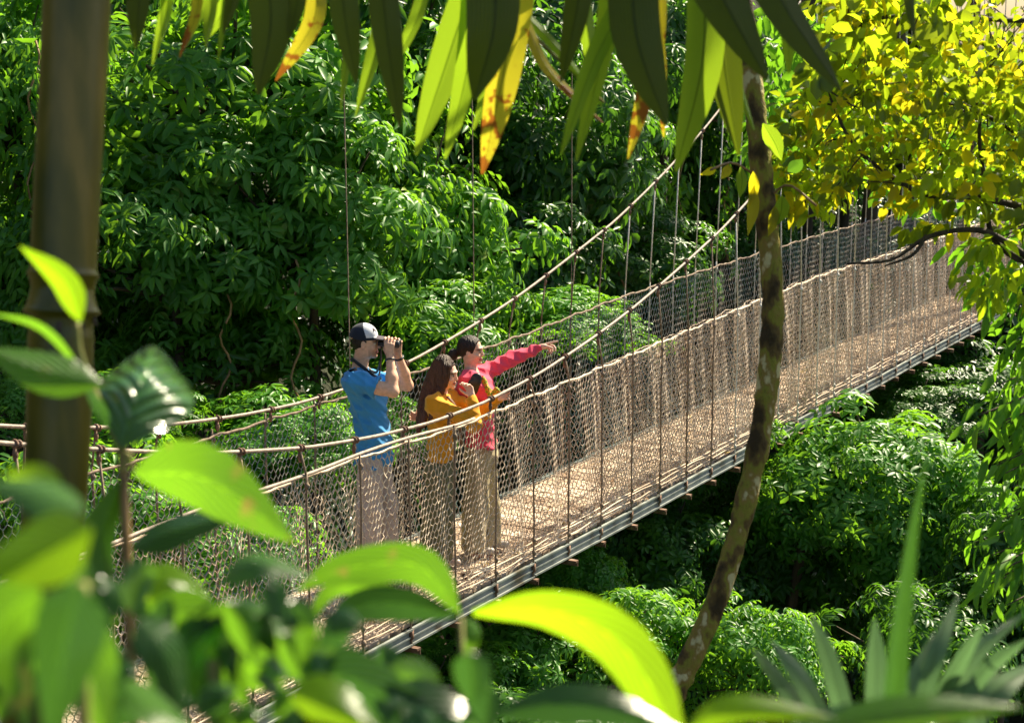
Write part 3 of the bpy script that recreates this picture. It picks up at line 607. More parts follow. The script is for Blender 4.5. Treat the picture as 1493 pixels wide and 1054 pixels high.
# big soft plant filling the lower left corner
r = plant(40, 1.35, 'very near out-of-focus broadleaf plant at the lower left edge')
down(r, 120, 850, 1.35, .006)
for px, w_, Z, mat, kw in (
    ([(128, 745), (60, 710), (-30, 700)], 90, 1.3, 'fg_gloss', dict(roll=.0, r=.9, glare=True, curl=.3)),
    ([(92, 728), (50, 700), (8, 690)], 52, 1.45, 'fg_lime', dict(roll=.0, r=.1)),
    ([(135, 770), (60, 800), (-40, 830)], 120, 1.25, 'fg_lime', dict(roll=-.5, r=.0)),
    ([(118, 850), (95, 930), (70, 1100)], 120, 1.2, 'fg_dark', dict(roll=-.45, r=.3)),
    ([(60, 860), (10, 900), (-50, 1000)], 90, 1.3, 'fg_green', dict(roll=.3, r=.5)),
    ([(30, 870), (20, 960), (40, 1070)], 60, 1.4, 'fg_green', dict(roll=.2, r=.9)),
    ([(150, 900), (130, 980), (160, 1090)], 80, 1.45, 'fg_green', dict(roll=-.2, r=.6))):
    bleaf(r, 'leaf', mat, px, w_, Z, **kw)
# bush of broad leaves along the bottom, left of centre
r = plant(300, 1.7, 'blurred glossy broadleaf bush along the bottom left, in front of the bridge')
down(r, 310, 960, 1.7, .007)
for px, w_, Z, mat, kw in (
    ([(215, 880), (290, 920), (370, 1040)], 92, 1.7, 'fg_green', dict(roll=-.3, r=.6)),
    ([(330, 880), (310, 960), (330, 1080)], 110, 1.7, 'fg_green', dict(roll=.3, r=.3)),
    ([(200, 900), (240, 950), (270, 1060)], 70, 1.55, 'fg_dark', dict(roll=.4, r=.7)),
    ([(310, 905), (350, 960), (420, 1010)], 95, 1.8, 'fg_green', dict(roll=-.5, r=.7)),
    ([(190, 870), (240, 845), (310, 870)], 60, 1.9, 'fg_lime', dict(roll=.4, r=.1)),
    ([(320, 850), (380, 815), (460, 842)], 56, 1.8, 'fg_gloss', dict(roll=.0, r=.9, glare=True, curl=.3)),
    ([(400, 850), (420, 880), (452, 925)], 56, 1.7, 'fg_gloss', dict(roll=.1, r=.9, glare=True, curl=.3)),
    ([(240, 905), (300, 890), (360, 930)], 80, 2.0, 'fg_gloss', dict(roll=.1, r=.95, glare=True, curl=.3)),
    ([(420, 975), (520, 995), (680, 1085)], 92, 1.7, 'fg_dark', dict(roll=-.2, r=.6)),
    ([(380, 985), (440, 960), (560, 1010)], 60, 1.8, 'fg_green', dict(roll=.2, r=.9)),
    ([(420, 1010), (480, 1020), (560, 1070)], 70, 1.5, 'fg_lime', dict(roll=.1, r=.0)),
    ([(180, 990), (220, 1030), (290, 1070)], 60, 1.4, 'fg_green', dict(roll=.5, r=.9)),
    ([(330, 900), (400, 930), (470, 1010)], 70, 2.1, 'fg_green', dict(roll=.5, r=.2)),
    ([(250, 820), (215, 860), (210, 940)], 50, 2.2, 'fg_green', dict(roll=.8, r=.5)),
    ([(560, 1000), (640, 1040), (720, 1090)], 80, 1.7, 'fg_dark', dict(roll=.1, r=.3))):
    bleaf(r, 'leaf', mat, px, w_, Z, **kw)
for k in range(72):
    bx, by = rng.uniform(-20, 470), rng.uniform(900, 1080); a_ = rng.uniform(-2.6, -.4); ln_ = rng.uniform(60, 115)
    if 33 < k < 47: bx, by = rng.uniform(470, 740), rng.uniform(1010, 1090); Z = rng.uniform(1.5, 2.8)
    bleaf(r, 'leaf', rng.choice(['fg_green', 'fg_dark', 'fg_gloss', 'fg_dark']), [(bx, by), (bx + .5 * ln_ * math.cos(a_), by + .5 * ln_ * math.sin(a_) - 12), (bx + ln_ * math.cos(a_), by + ln_ * math.sin(a_) + 14)], rng.uniform(34, 60), Z, roll=rng.uniform(-.6, .6), glare=rng.random() < .4, curl=.25)
# plant with the big lime leaf
r = plant(690, 2.15, 'plant with one huge glowing lime leaf arching across the bottom centre', 'plant')
down(r, 672, 900, 2.15, .0038)
bleaf(r, 'leaf', 'fg_lime', [(690, 893), (800, 890), (905, 940), (990, 1075)], 82, (2.1, 2.05, 2.0, 1.95), 'huge glowing lime leaf', roll=-.3, fold=.12, prof=(.1, .42, .66, .85, .98, 1., .85, .3), r=.9)
bleaf(r, 'leaf', 'fg_green', [(672, 895), (610, 825), (500, 830), (430, 862)], 62, 2.3, roll=.35, fold=.1, r=.6)
bleaf(r, 'leaf', 'fg_dark', [(668, 898), (580, 880), (510, 890), (478, 945)], 52, 2.3, roll=.1, r=.8)
bleaf(r, 'leaf', 'fg_green', [(660, 890), (500, 855), (440, 930)], 30, 2.4, roll=.5, r=.4)
bleaf(r, 'leaf', 'fg_green', [(680, 900), (690, 930), (672, 970)], 30, 2.2, roll=.5, r=.9)
bleaf(r, 'leaf', 'fg_dark', [(720, 1040), (860, 1025), (1010, 1070)], 60, 1.9, roll=.1, r=.6)
r = plant(1110, 1.8, 'bright soft leaves poking up at the bottom edge left of the strap-leaved plant')
down(r, 1110, 1060, 1.8, .005)
bleaf(r, 'leaf', 'fg_lime', [(1000, 1062), (1080, 1030), (1230, 1048)], 42, 1.8, roll=.2, r=.2)
bleaf(r, 'leaf', 'fg_green', [(1180, 1060), (1330, 1035), (1500, 1030)], 52, 1.7, roll=.2, r=.8)
bleaf(r, 'leaf', 'fg_dark', [(1130, 1070), (1260, 1045), (1380, 1062)], 50, 1.9, roll=.4)
# strap-leaved plant lower right
r = plant(1290, 2.9, 'rosette of grey-green strap leaves with worn tips at the lower right', 'strap-leaved plant', 'strap_leaved_plant')
c0 = (1270, 1150)
for tip, mid, w_ in (((1094, 940), (1150, 1010), 26), ((1123, 932), (1175, 1000), 30), ((1182, 890), (1215, 985), 31), ((1275, 900), (1277, 990), 34), ((1362, 922), (1325, 1010), 24),
                     ((1397, 866), (1358, 970), 30), ((1436, 905), (1385, 990), 26), ((1493, 893), (1410, 970), 28), ((1500, 930), (1430, 985), 26), ((1310, 985), (1305, 1040), 26),
                     ((1470, 960), (1400, 1010), 40), ((1510, 965), (1440, 1020), 44), ((1352, 985), (1330, 1040), 24)):
    bleaf(r, 'leaf', 'strap', [(1270 + (mid[0] - 1270) * .35, 1130), mid, tip], w_, (2.9, 2.85, 2.8 + rng.uniform(-.15, .2)), fold=.35, roll=rng.uniform(-.3, .3), prof=(.8, .95, 1, 1, .92, .74, .45, .06))
r = plant(1312, 2.3, 'tall upright yellow-green blade rising at the lower right', 'grass blade', 'tall_blade')
down(r, 1310, 1110, 2.3, .01)
bleaf(r, 'leaf', 'fg_dark', [(1298, 1110), (1308, 950), (1330, 780), (1352, 660)], 36, 2.3, fold=.3, roll=.4, prof=(.9, 1, .95, .8, .6, .4, .2, 0), r=.2)

# ------------------------------------------------------------------ bamboo culm
b = P(82, 1054, 3.9); r = empty('bamboo_culm', (b[0], b[1], float(T(b[0], b[1]))), 'thick dark bamboo culm with a pale rim of light, standing at the left', 'bamboo')
ln = [P(62, 900, 3.9), P(82, 700, 3.9), P(92, 400, 3.9), P(112, 0, 3.9), P(125, -400, 3.9)]; ln = [ln[0] + (ln[0] - ln[1]) * 2.2] + ln
pts = spline(ln, 120); L = np.linspace(0, 1, 120); rad = np.interp(np.linspace(0, 1, 120), [0, .5, 1], [.066, .073, .078])
zz = pts[:, 2]; 
for py_, a_ in ((400, .006), (452, .009), (-420, .008)):
    z0 = P(90, py_, 3.9)[2]; rad = rad + a_ * np.exp(-((zz - z0) / .008) ** 2) - .004 * np.exp(-((zz - z0 + .03) / .012) ** 2)
mb = MB(); 
dense = np.interp(np.linspace(0, 119, 500), np.arange(120), rad); pd = np.stack([np.interp(np.linspace(0, 119, 500), np.arange(120), pts[:, k]) for k in range(3)], -1)
for py_, a_ in ((400, .006), (455, .010)):
    z0 = P(90, py_, 3.9)[2]; dense = dense + a_ * np.exp(-((pd[:, 2] - z0) / .006) ** 2)
tube(mb, pd - np.array(r.location), dense, 28)
m = mat_noise('bamboo_skin', [(.32, (.016, .020, .001)), (.46, (.055, .055, .002)), (.58, (.12, .095, .005)), (.72, (.26, .17, .025))], 7, .35, .25, 40, (1, 1, .18), bdist=.003); M['bamboo'] = m
mb.build('culm', M['bamboo'], r)
mb = MB()
for k in range(9):
    a_ = k * .7; z0 = P(90, 462, 3.9)[2]; q = pd[np.argmin(abs(pd[:, 2] - z0))] - np.array(r.location)
    tube(mb, [q + [.072 * math.cos(a_), .072 * math.sin(a_), 0], q + [.08 * math.cos(a_), .08 * math.sin(a_), -.02]], [.007, .003], 5)
mb.build('node_roots', M['bark'], r)

# ------------------------------------------------------------------ curved tree in front of the bridge
Zt = 8.0
tp = [(930, 1130), (985, 1005), (1012, 950), (1052, 855), (1084, 745), (1107, 640), (1121, 540), (1127, 440), (1119, 330), (1107, 220), (1096, 110), (1082, 0), (1068, -120), (1075, -420)]
pw = [P(a, b_, Zt) for a, b_ in tp]; g = np.array([pw[0][0] - .35, pw[0][1], float(T(pw[0][0] - .35, pw[0][1])) - .2])
r = empty('curved_tree', g, 'slender curved tree with mossy lichen-spotted bark in front of the bridge', 'tree')
pts = spline([p_ - g for p_ in pw], 110); pts = np.vstack([np.linspace([0, 0, 0], pts[0], 8)[:-1], pts]); mb = MB()
tube(mb, pts, np.interp(np.linspace(0, 1, 117), [0, .3, .6, 1], [.060, .050, .053, .044]) * (1 + .05 * rng.normal(size=117)), 16, bump=.03)
mb.build('trunk', M['lichen_bark'], r)
mb = MB(); lf = MB(); top = pw[-1] - g
for k in range(9):
    a_ = k * 2.4; d = np.array([math.cos(a_), math.sin(a_), .4]) * rng.uniform(.7, 1.3); c = top + d
    tube(mb, spline([top - [0, 0, .1], top + d * .5 + [0, 0, .15], c], 7), np.linspace(.025, .008, 7), 5)
    pos = c + rng.normal(0, .28, (50, 3)); leaves(lf, pos, rdir(50) - [0, 0, .5], rdir(50) + [0, 0, 1], .2, .07, .3)
mb.build('limbs', M['lichen_bark'], r); lf.build('crown', M['leafB'], r)
# its low twig with hanging leaves
mb = MB(); tw = spline([P(1110, 262, Zt) - g, P(1070, 238, Zt - .1) - g, P(1036, 248, Zt - .2) - g], 8); tube(mb, tw, .006, 5); 
tw2 = spline([P(1120, 290, Zt) - g, P(1150, 270, Zt - .1) - g, P(1190, 300, Zt - .2) - g], 8); tube(mb, tw2, .006, 5); mb.build('twig', M['twig'], r)
for (a, b_, w_, mt) in (((1062, 240), (1050, 262), 14, 'leafY'), ((1080, 243), (1078, 290), 18, 'palm_green'), ((1098, 250), (1094, 300), 16, 'leafY'), ((1044, 246), (1020, 255), 12, 'leafY'), ((1100, 270), (1090, 345), 18, 'leafY'),
                      ((1140, 285), (1132, 330), 22, 'palm_green'), ((1172, 285), (1160, 290), 12, 'leafY'), ((1112, 180), (1140, 235), 26, 'palm_green'), ((1148, 250), (1170, 232), 20, 'leafB'), ((1130, 300), (1120, 345), 16, 'leafY')):
    bleaf(r, 'leaf', mt, [a, ((a[0] + b_[0]) / 2 + 3, (a[1] + b_[1]) / 2), b_], w_, Zt - .15, roll=rng.uniform(-.5, .5))

# ------------------------------------------------------------------ palm whose leaflets hang across the top
g = np.array([2.15, 4.7, float(T(2.15, 4.7))]); r = empty('palm_tree', g, 'palm with long strap-like leaflets hanging down across the top of the view', 'palm')
top = np.array([2.15, 4.7, 4.62]); mb = MB(); tube(mb, spline([[0, 0, -.3], [.1, .05, 1.5], [0, 0, top[2] - g[2]]], 20), np.linspace(.09, .06, 20), 12, bump=.03); mb.build('trunk', M['bark'], r)
def frond(ptspx, Z, leaf, rr=.012):
    pts = np.array([top] + [P(a, b_, z_) for (a, b_), z_ in zip(ptspx, Z)]); c = spline(pts, 50)
    mb = MB(); tube(mb, c - g, np.linspace(rr * 1.5, rr * .6, 50), 7); fr = mb.build('frond', M['stem'], r)
    for (base, tip, w_, Zl, mt, bend, roll) in leaf:
        bp_ = P(base[0], base[1], Zl); k = np.argmin(np.linalg.norm(c - bp_, axis=1)); a = c[k]; tp_ = P(tip[0], tip[1], Zl)
        mid = P((base[0] * .55 + tip[0] * .45) + bend, base[1] * .5 + tip[1] * .5, Zl)
        pts = np.array([a, bp_ * .7 + a * .3 + np.array([0, 0, .0]), mid, tp_]) - g; mb = MB()
        pts[1:3] += rng.normal(0, .012, (2, 3)); blade(mb, pts, w_ * rng.uniform(.88, 1.0) / FPX * Zl, roll=(roll + rng.uniform(-.25, .25), roll + rng.uniform(-.5, .5)), r=rng.random(), fold=.30, facing=nrm(tp_ - np.array([0, 0, CAMH])), nu=26, nv=5, prof=(.12, .28, .5, .7, .84, .9, .88, .76, .5, .08), wave=.04)
        o = mb.build('leaflet', M[mt], fr)
        if mt == 'palm_yellow': o['label'] = 'yellowing leaflet with brown blotches'
    return fr
D, G_, Y_ = 'palm_shaded', 'palm_green', 'palm_yellow'
frond([(1560, -230), (1200, -150), (900, -110), (600, -100), (330, -110), (180, -90)], [4.6, 4.5, 4.45, 4.4, 4.4, 4.4], [
    ((215, -90), (198, 72), 52, 4.4, D, -8, .1), ((318, -100), (326, 50), 34, 4.4, D, 4, .2), ((395, -100), (376, 138), 78, 4.4, D, 6, .1), ((500, -100), (519, 122), 50, 4.4, D, -6, .15),
    ((560, -90), (583, 186), 54, 4.4, D, -6, .1), ((715, -100), (692, 146), 96, 4.42, D, 10, .05), ((850, -110), (818, 120), 50, 4.45, D, 8, .2), ((1000, -120), (818, 226), 44, 4.45, G_, -42, .2),
    ((900, -110), (840, 236), 44, 4.5, G_, 16, .2), ((920, -110), (971, 182), 92, 4.3, D, -6, .05), ((1000, -130), (1118, 116), 92, 4.3, D, -4, .05), ((1080, -140), (1226, 132), 78, 4.5, D, -6, .3), ((1300, -160), (1335, 62), 34, 4.5, D, 4, .3),
    ((1120, -120), (1150, 108), 38, 4.6, G_, 6, .3), ((440, -90), (420, 60), 34, 4.4, D, 2, .3), ((250, -90), (236, 60), 26, 4.7, G_, 2, .3), ((285, -90), (262, 84), 24, 4.7, Y_, 2, .4), ((300, -90), (300, 70), 28, 4.75, G_, -4, .2), ((345, -90), (318, 92), 22, 4.7, G_, 4, .5), ((270, -90), (222, 96), 20, 4.75, G_, 4, .5)])
frond([(1560, -260), (1250, -160), (1000, -110), (760, -60), (520, -60), (300, -60)], [4.9, 5.1, 5.2, 5.2, 5.2, 5.2], [
    ((470, -60), (402, 118), 38, 5.2, Y_, 14, .3), ((570, -60), (519, 170), 38, 5.2, G_, 14, .3), ((520, -60), (497, 160), 22, 5.2, G_, 6, .6), ((690, -50), (606, 226), 60, 5.2, G_, -6, -.1),
    ((700, -60), (649, 232), 46, 5.15, G_, 8, .2), ((765, -60), (703, 254), 60, 5.1, Y_, 10, -.05), ((730, -60), (690, 190), 44, 5.2, G_, 20, .2), ((960, -60), (916, 232), 46, 5.2, Y_, 8, .2), ((930, -60), (968, 200), 30, 5.25, Y_, 10, .4),
    ((1030, -80), (986, 250), 70, 5.1, G_, 14, -.05), ((1050, -80), (1077, 226), 64, 5.2, D, -14, .1), ((1030, -80), (1100, 190), 40, 5.25, G_, -6, .5), ((620, -60), (560, 120), 30, 5.25, G_, 10, .4),
    ((840, -60), (870, 140), 30, 5.3, G_, 0, .5), ((380, -60), (300, 60), 30, 5.3, G_, 10, .4), ((330, -60), (270, 70), 26, 5.4, G_, 6, .5)])
frond([(1560, -200), (1150, -190), (850, -90), (745, 0), (880, 150)], [4.9, 5.2, 5.5, 5.5, 5.5], [((760, 30), (880, 180), 26, 5.45, Y_, -10, .5), ((740, 10), (878, 155), 22, 5.5, G_, 20, .9), ((720, -40), (690, 60), 24, 5.5, Y_, 0, .6)], .008)

# ------------------------------------------------------------------ back-lit tree at the right, gold glow held in its leaf colours
Zy = 8.6
gx_, gy_ = P(1720, 700, 9.2)[:2]; g = np.array([gx_, gy_, float(T(gx_, gy_))]); r = empty('backlit_tree', g, 'back-lit tree with the glow put into its golden leaf colours, filling the upper right corner', 'tree')
LM = lambda L_: [P(a, b_, z_) - g for a, b_, z_ in L_]
trunk = LM([(1720, 1100, 9.2), (1700, 500, 9.2), (1680, 100, 9.2), (1700, -300, 9.2)]); trunk = [np.array([0, 0, -.3])] + trunk
mb = MB(); tube(mb, spline(trunk, 24), np.linspace(.13, .07, 24), 10, bump=.03); mb.build('trunk', M['dark_branch'], r)
brs = [[(1700, 420, 9.2), (1560, 330, 9.0), (1440, 290, 8.8), (1350, 284, 8.7), (1290, 250, 8.6), (1240, 205, 8.6), (1205, 130, 8.6)],
       [(1700, 480, 9.2), (1560, 420, 9.0), (1470, 355, 8.9), (1420, 335, 8.8), (1355, 345, 8.7), (1300, 378, 8.6), (1235, 385, 8.5)],
       [(1520, 400, 9.0), (1450, 350, 8.9), (1437, 270, 8.8), (1428, 190, 8.7), (1445, 90, 8.7)],
       [(1690, 200, 9.2), (1560, 230, 9.0), (1440, 170, 8.9), (1380, 150, 8.8)], [(1690, 0, 9.2), (1500, 30, 9.0), (1340, 20, 8.8), (1230, 40, 8.7)],
       [(1350, 345, 8.7), (1330, 372, 8.6), (1290, 388, 8.6)], [(1690, 260, 9.2), (1540, 150, 9.4), (1420, 60, 9.5), (1300, 90, 9.6)]]
for k, L_ in enumerate(brs):
    mb = MB(); tube(mb, spline(LM(L_), 26), np.linspace(.024 if k < 2 else .018, .006, 26) * (.7 if k == 5 else 1), 7, bump=.05); mb.build('branch', M['dark_branch'], r)
# broad leaves in sprays around the upper branches
def spray(mb, n, boxpx, Z0, Z1, L, W, hang=.7, face=.6):
    a = rng.uniform(boxpx[0], boxpx[2], n); b_ = rng.uniform(boxpx[1], boxpx[3], n); Zr = rng.uniform(Z0, Z1, n)
    c = np.array([P(i, j, k) for i, j, k in zip(a, b_, Zr)]) - g; k = 5
    for j in range(k):
        th = 6.28 * j / k + rng.uniform(0, 1, n); d = np.stack([np.cos(th), .4 * np.sin(th * 2), np.sin(th) - hang], -1) + rng.normal(0, .3, (n, 3))
        leaves(mb, c + nrm(d) * .04, d, rdir(n) * .8 + np.array(SUNV) * 1.1, L * rng.uniform(.6, 1.25, n), W * rng.uniform(.7, 1.2, n), .25)
for mt, kf, lb in (('leafY', .42, 'golden leaves with sun glow in their colour'), ('leafL', .62, 'lime leaves with sun glow in their colour'), ('leafO', .78, 'olive leaves with shade in their colour')):
    mb = MB(); n_ = lambda k: int(k * kf * 1.12)
    spray(mb, n_(40), (1185, -40, 1400, 130), 8.2, 9.6, .125, .09); spray(mb, n_(64), (1185, -40, 1540, 130), 8.2, 10, .074, .052); spray(mb, n_(40), (1400, 60, 1540, 150), 8.3, 10, .074, .052)
    spray(mb, n_(130), (1210, 110, 1540, 265), 8.3, 9.8, .072, .050); spray(mb, n_(26), (1290, 240, 1540, 330), 8.3, 9.4, .10, .07); spray(mb, n_(40), (1130, 130, 1230, 300), 8.8, 9.8, .10, .06)
    o = mb.build('crown', M[mt], r); o['label'] = lb
mb = MB(); spray(mb, 50, (1180, 100, 1540, 300), 9.6, 11.5, .11, .07); spray(mb, 80, (1100, 0, 1250, 250), 9.6, 10.8, .13, .06); o = mb.build('crown', M['leafB'], r); o['label'] = 'greener shaded inner leaves'
BR = np.concatenate([spline(LM(L_), 40) for L_ in brs]); mb = MB()
for k in range(110):
    c = P(rng.uniform(1190, 1540), rng.uniform(-30, 290), rng.uniform(8.3, 9.8)) - g; q = BR[np.argmin(np.linalg.norm(BR - c, axis=1) + rng.uniform(0, .12, len(BR)))]
    tube(mb, spline([q, q * .5 + c * .5 + rng.normal(0, .04, 3), c], 7), np.linspace(.005, .002, 7), 4)
mb.build('twigs', M['dark_branch'], r)
# drooping green tree at the right edge
gx_, gy_ = P(1640, 700, 9.6)[:2]; g = np.array([gx_, gy_, float(T(gx_, gy_))]); r = empty('drooping_tree', g, 'leafy tree with drooping pointed leaves along the right edge below the golden tree', 'tree')
mb = MB(); tube(mb, spline([[0, 0, -.3]] + LM([(1640, 1000, 9.6), (1630, 600, 9.6), (1600, 330, 9.6)]), 20), np.linspace(.1, .04, 20), 9, bump=.03); mb.build('trunk', M['bark'], r)
lf = MB(); fl = MB()
for k in range(64):
    py_ = rng.uniform(345, 900); edge = np.interp(py_, [340, 380, 440, 520, 600, 700, 800, 900], [1395, 1390, 1425, 1450, 1415, 1385, 1395, 1440]) + rng.uniform(0, 110)
    Zr = rng.uniform(8.6, 10.2); c = spline(LM([(1625, py_ - 30, 9.6), ((1625 + edge) / 2, py_ - 35, (9.6 + Zr) / 2), (edge, py_, Zr)]), 8)
    mb = fl; tube(mb, c, np.linspace(.010, .003, 8), 5)
    for j in range(2, 8):
        for q in range(3):
            d = nrm(c[j] - c[j - 1]) * .7 + rng.normal(0, .35, 3) - [0, 0, .75]
            leaves(lf, (c[j] + rng.normal(0, .03, 3))[None], d[None], (rdir(1) + [-.2, -.6, .9]), rng.uniform(.10, .18), rng.uniform(.04, .06), .3)
fl.build('branches', M['bark'], r); lf.build('crown', M['leafB'], r)
mb = MB(); spray(mb, 26, (1385, 330, 1500, 430), 8.3, 9.2, .10, .05, 1.0); o = mb.build('crown', M['leafL'], r); o['label'] = 'golden shoots with sunlight in their colour at the top of the drooping tree'

# added unseen tree, put above the view only to shade the near bank and palm
g = np.array([4.6, 5.6, float(T(4.6, 5.6))]); r = empty('added_shade_tree', g, 'added tall tree, unseen right of the view, put there to shade the near bank', 'tree')
mb = MB(); tube(mb, spline([[0, 0, -.4], [.2, 0, 3], [-.1, .1, 6], [-.4, 0, 9.2]], 20), np.linspace(.22, .09, 20), 10, bump=.03); mb.build('trunk', M['bark'], r)
mb = MB(); lf = MB()
for k in range(30):
    a_ = k * 2.4; d = np.array([math.cos(a_) * rng.uniform(.2, 1.3), math.sin(a_) * rng.uniform(.1, .4), rng.uniform(-.4, .8)]); c = np.array([-2.0, 1.5, 7.9 - g[2]]) + d
    tube(mb, spline([[-.2, 0, 7.2], (c + [-.2, 0, 8.2]) / 2, c], 7), np.linspace(.05, .01, 7), 5)
    n_ = 70; pos = c + rng.normal(0, .32, (n_, 3)) * [1, 1, .5]; leaves(lf, pos, rdir(n_) - [0, 0, .4], rdir(n_) + [0, 0, 1], .26, .11, .3)
mb.build('limbs', M['bark'], r); lf.build('crown', M['leafB'], r)
# ------------------------------------------------------------------ people: smooth implicit surfaces turned into one mesh each
class SDF:
    def __init__(s, lo, hi, h):
        s.lo = np.array(lo, float); s.h = h; s.n = np.ceil((np.array(hi) - s.lo) / h).astype(int) + 1
        s.D = np.full(s.n, .06, np.float32)
    def region(s, lo, hi):
        a = np.clip(np.floor((np.asarray(lo) - s.lo) / s.h).astype(int), 0, s.n); b = np.clip(np.ceil((np.asarray(hi) - s.lo) / s.h).astype(int) + 1, 0, s.n)
        if (b <= a).any(): return None, None
        ax = [s.lo[k] + np.arange(a[k], b[k]) * s.h for k in range(3)]
        X = np.stack(np.meshgrid(*ax, indexing='ij'), -1).astype(np.float32)
        return tuple(slice(a[k], b[k]) for k in range(3)), X
    def comb(s, sl, d, k, op):
        A = s.D[sl]
        if op == 'sub': d = -d
        sg = -1 if op == 'sub' else 1
        a, b = sg * A, sg * d
        if k > 0:
            h = np.maximum(k - np.abs(a - b), 0) / k; r_ = np.minimum(a, b) - h * h * k * .25
        else: r_ = np.minimum(a, b)
        s.D[sl] = sg * r_
    def cone(s, a, b, ra, rb, k=.02, op='add', sq=None):
        """tapered limb; sq=(axis, factor) flattens it along an axis"""
        a = np.asarray(a, float); b = np.asarray(b, float); m = max(ra, rb) * (max(1, 1 / (sq[1] if sq else 1))) + k + .02
        sl, X = s.region(np.minimum(a, b) - m, np.maximum(a, b) + m)
        if sl is None: return
        ab = b - a; L2 = max(ab @ ab, 1e-9); q = X - a.astype(np.float32); t = np.clip((q @ ab.astype(np.float32)) / L2, 0, 1)
        dv = q - t[..., None] * ab.astype(np.float32)
        if sq is not None:
            ax = nrm(np.asarray(sq[0], float)); pr = dv @ ax.astype(np.float32); dv = dv + (1 / sq[1] - 1) * pr[..., None] * ax.astype(np.float32)
            d = np.linalg.norm(dv, axis=-1) - (ra + (rb - ra) * t); d = d * min(1, sq[1] ** .5)
        else: d = np.linalg.norm(dv, axis=-1) - (ra + (rb - ra) * t)
        s.comb(sl, d, k, op)
    def ell(s, c, r, R=None, k=.02, op='add'):
        c = np.asarray(c, float); r = np.asarray(r, float); m = r.max() + k + .02
        sl, X = s.region(c - m, c + m)
        if sl is None: return
        q = X - c.astype(np.float32)
        if R is not None: q = q @ np.asarray(R, np.float32)          # columns of R = local axes
        k0 = np.linalg.norm(q / r, axis=-1); k1 = np.linalg.norm(q / (r * r), axis=-1) + 1e-6
        s.comb(sl, k0 * (k0 - 1) / k1, k, op)
    def plane(s, p, nv, op='cut'):                                   # keep the side the normal points away from
        sl, X = s.region(s.lo - 1, s.lo + s.n * s.h + 1); d = (X - np.asarray(p, np.float32)) @ np.asarray(nv, np.float32); s.D[sl] = np.maximum(s.D[sl], d)
    def wrinkle(s, fn):
        sl, X = s.region(s.lo - 1, s.lo + s.n * s.h + 1); near = np.abs(s.D) < .05; s.D[near] += fn(X[near]).astype(np.float32)
    def surf(s):
        D = s.D; ins = D < 0; n = D.shape
        c = np.zeros((n[0] - 1, n[1] - 1, n[2] - 1), np.int8)
        for i in (0, 1):
            for j in (0, 1):
                for k in (0, 1): c += ins[i:n[0] - 1 + i, j:n[1] - 1 + j, k:n[2] - 1 + k]
        act = (c > 0) & (c < 8); I = np.argwhere(act); idx = np.full(act.shape, -1, np.int32); idx[act] = np.arange(len(I))
        P_ = np.zeros((len(I), 3)); W_ = np.zeros(len(I)); cor = [(i, j, k) for i in (0, 1) for j in (0, 1) for k in (0, 1)]
        for a in range(8):
            for b in range(a + 1, 8):
                ca, cb = np.array(cor[a]), np.array(cor[b])
                if abs(ca - cb).sum() != 1: continue
                va = D[tuple((I + ca).T)]; vb = D[tuple((I + cb).T)]; mk = (va < 0) != (vb < 0); t = np.where(mk, va / np.where(mk, va - vb, 1), 0)
                P_ += mk[:, None] * (ca + t[:, None] * (cb - ca)); W_ += mk
        V = s.lo + (I + P_ / W_[:, None]) * s.h; Q = []
        for ax in range(3):
            o1, o2 = [k for k in range(3) if k != ax]; sa = [slice(1, n[k] - 1) for k in range(3)]; sb = list(sa); sa[ax] = slice(0, n[ax] - 1); sb[ax] = slice(1, n[ax])
            A, B = ins[tuple(sa)], ins[tuple(sb)]; E = np.argwhere(A != B); fl = A[tuple(E.T)]
            base = E.copy(); base[:, o1] += 1; base[:, o2] += 1
            def g(d1, d2):
                q = base.copy(); q[:, o1] += d1; q[:, o2] += d2; return idx[tuple(q.T)]
            q = np.stack([g(-1, -1), g(0, -1), g(0, 0), g(-1, 0)], -1)
            if ax == 1: fl = ~fl
            q = np.where(fl[:, None], q, q[:, ::-1]); Q.append(q)
        return V, np.concatenate(Q)
def vmesh(name, VQ, mat, parent, tint, loc=None):
    V, Q = VQ; me = bpy.data.meshes.new(name)
    me.vertices.add(len(V)); me.vertices.foreach_set('co', V.astype(np.float32).ravel())
    me.loops.add(Q.size); me.loops.foreach_set('vertex_index', Q.astype(np.int32).ravel())
    me.polygons.add(len(Q)); me.polygons.foreach_set('loop_start', (np.arange(len(Q)) * 4).astype(np.int32)); me.polygons.foreach_set('use_smooth', np.ones(len(Q), bool))
    C = np.ones((len(V), 4)); C[:, :3] = tint(V) if callable(tint) else tint
    at = me.color_attributes.new('tint', 'FLOAT_COLOR', 'POINT'); at.data.foreach_set('color', C.astype(np.float32).ravel())
    me.update(calc_edges=True); me.materials.append(mat)
    o = bpy.data.objects.new(name, me); COL.objects.link(o)
    if parent: o.parent = parent
    if loc is not None: o.location = [float(k) for k in loc]
    return o
M['skin'] = mat_vcol('skin', .55, .3, .2, 45, sss=.12, vary=.10)
M['cloth'] = mat_vcol('cloth', .85, .15, .4, 180, vary=.05, sheen=.15)
M['hair'] = mat_vcol('hair', .45, .3, 1.0, 90, (3.2, 3.2, .25), vary=.3, bdist=.006)
M['gear'] = mat_vcol('gear', .4, .4, .1, 150, vary=.05)
M['trouser'] = mat_vcol('trouser', .9, .1, .4, 120, vary=.1)

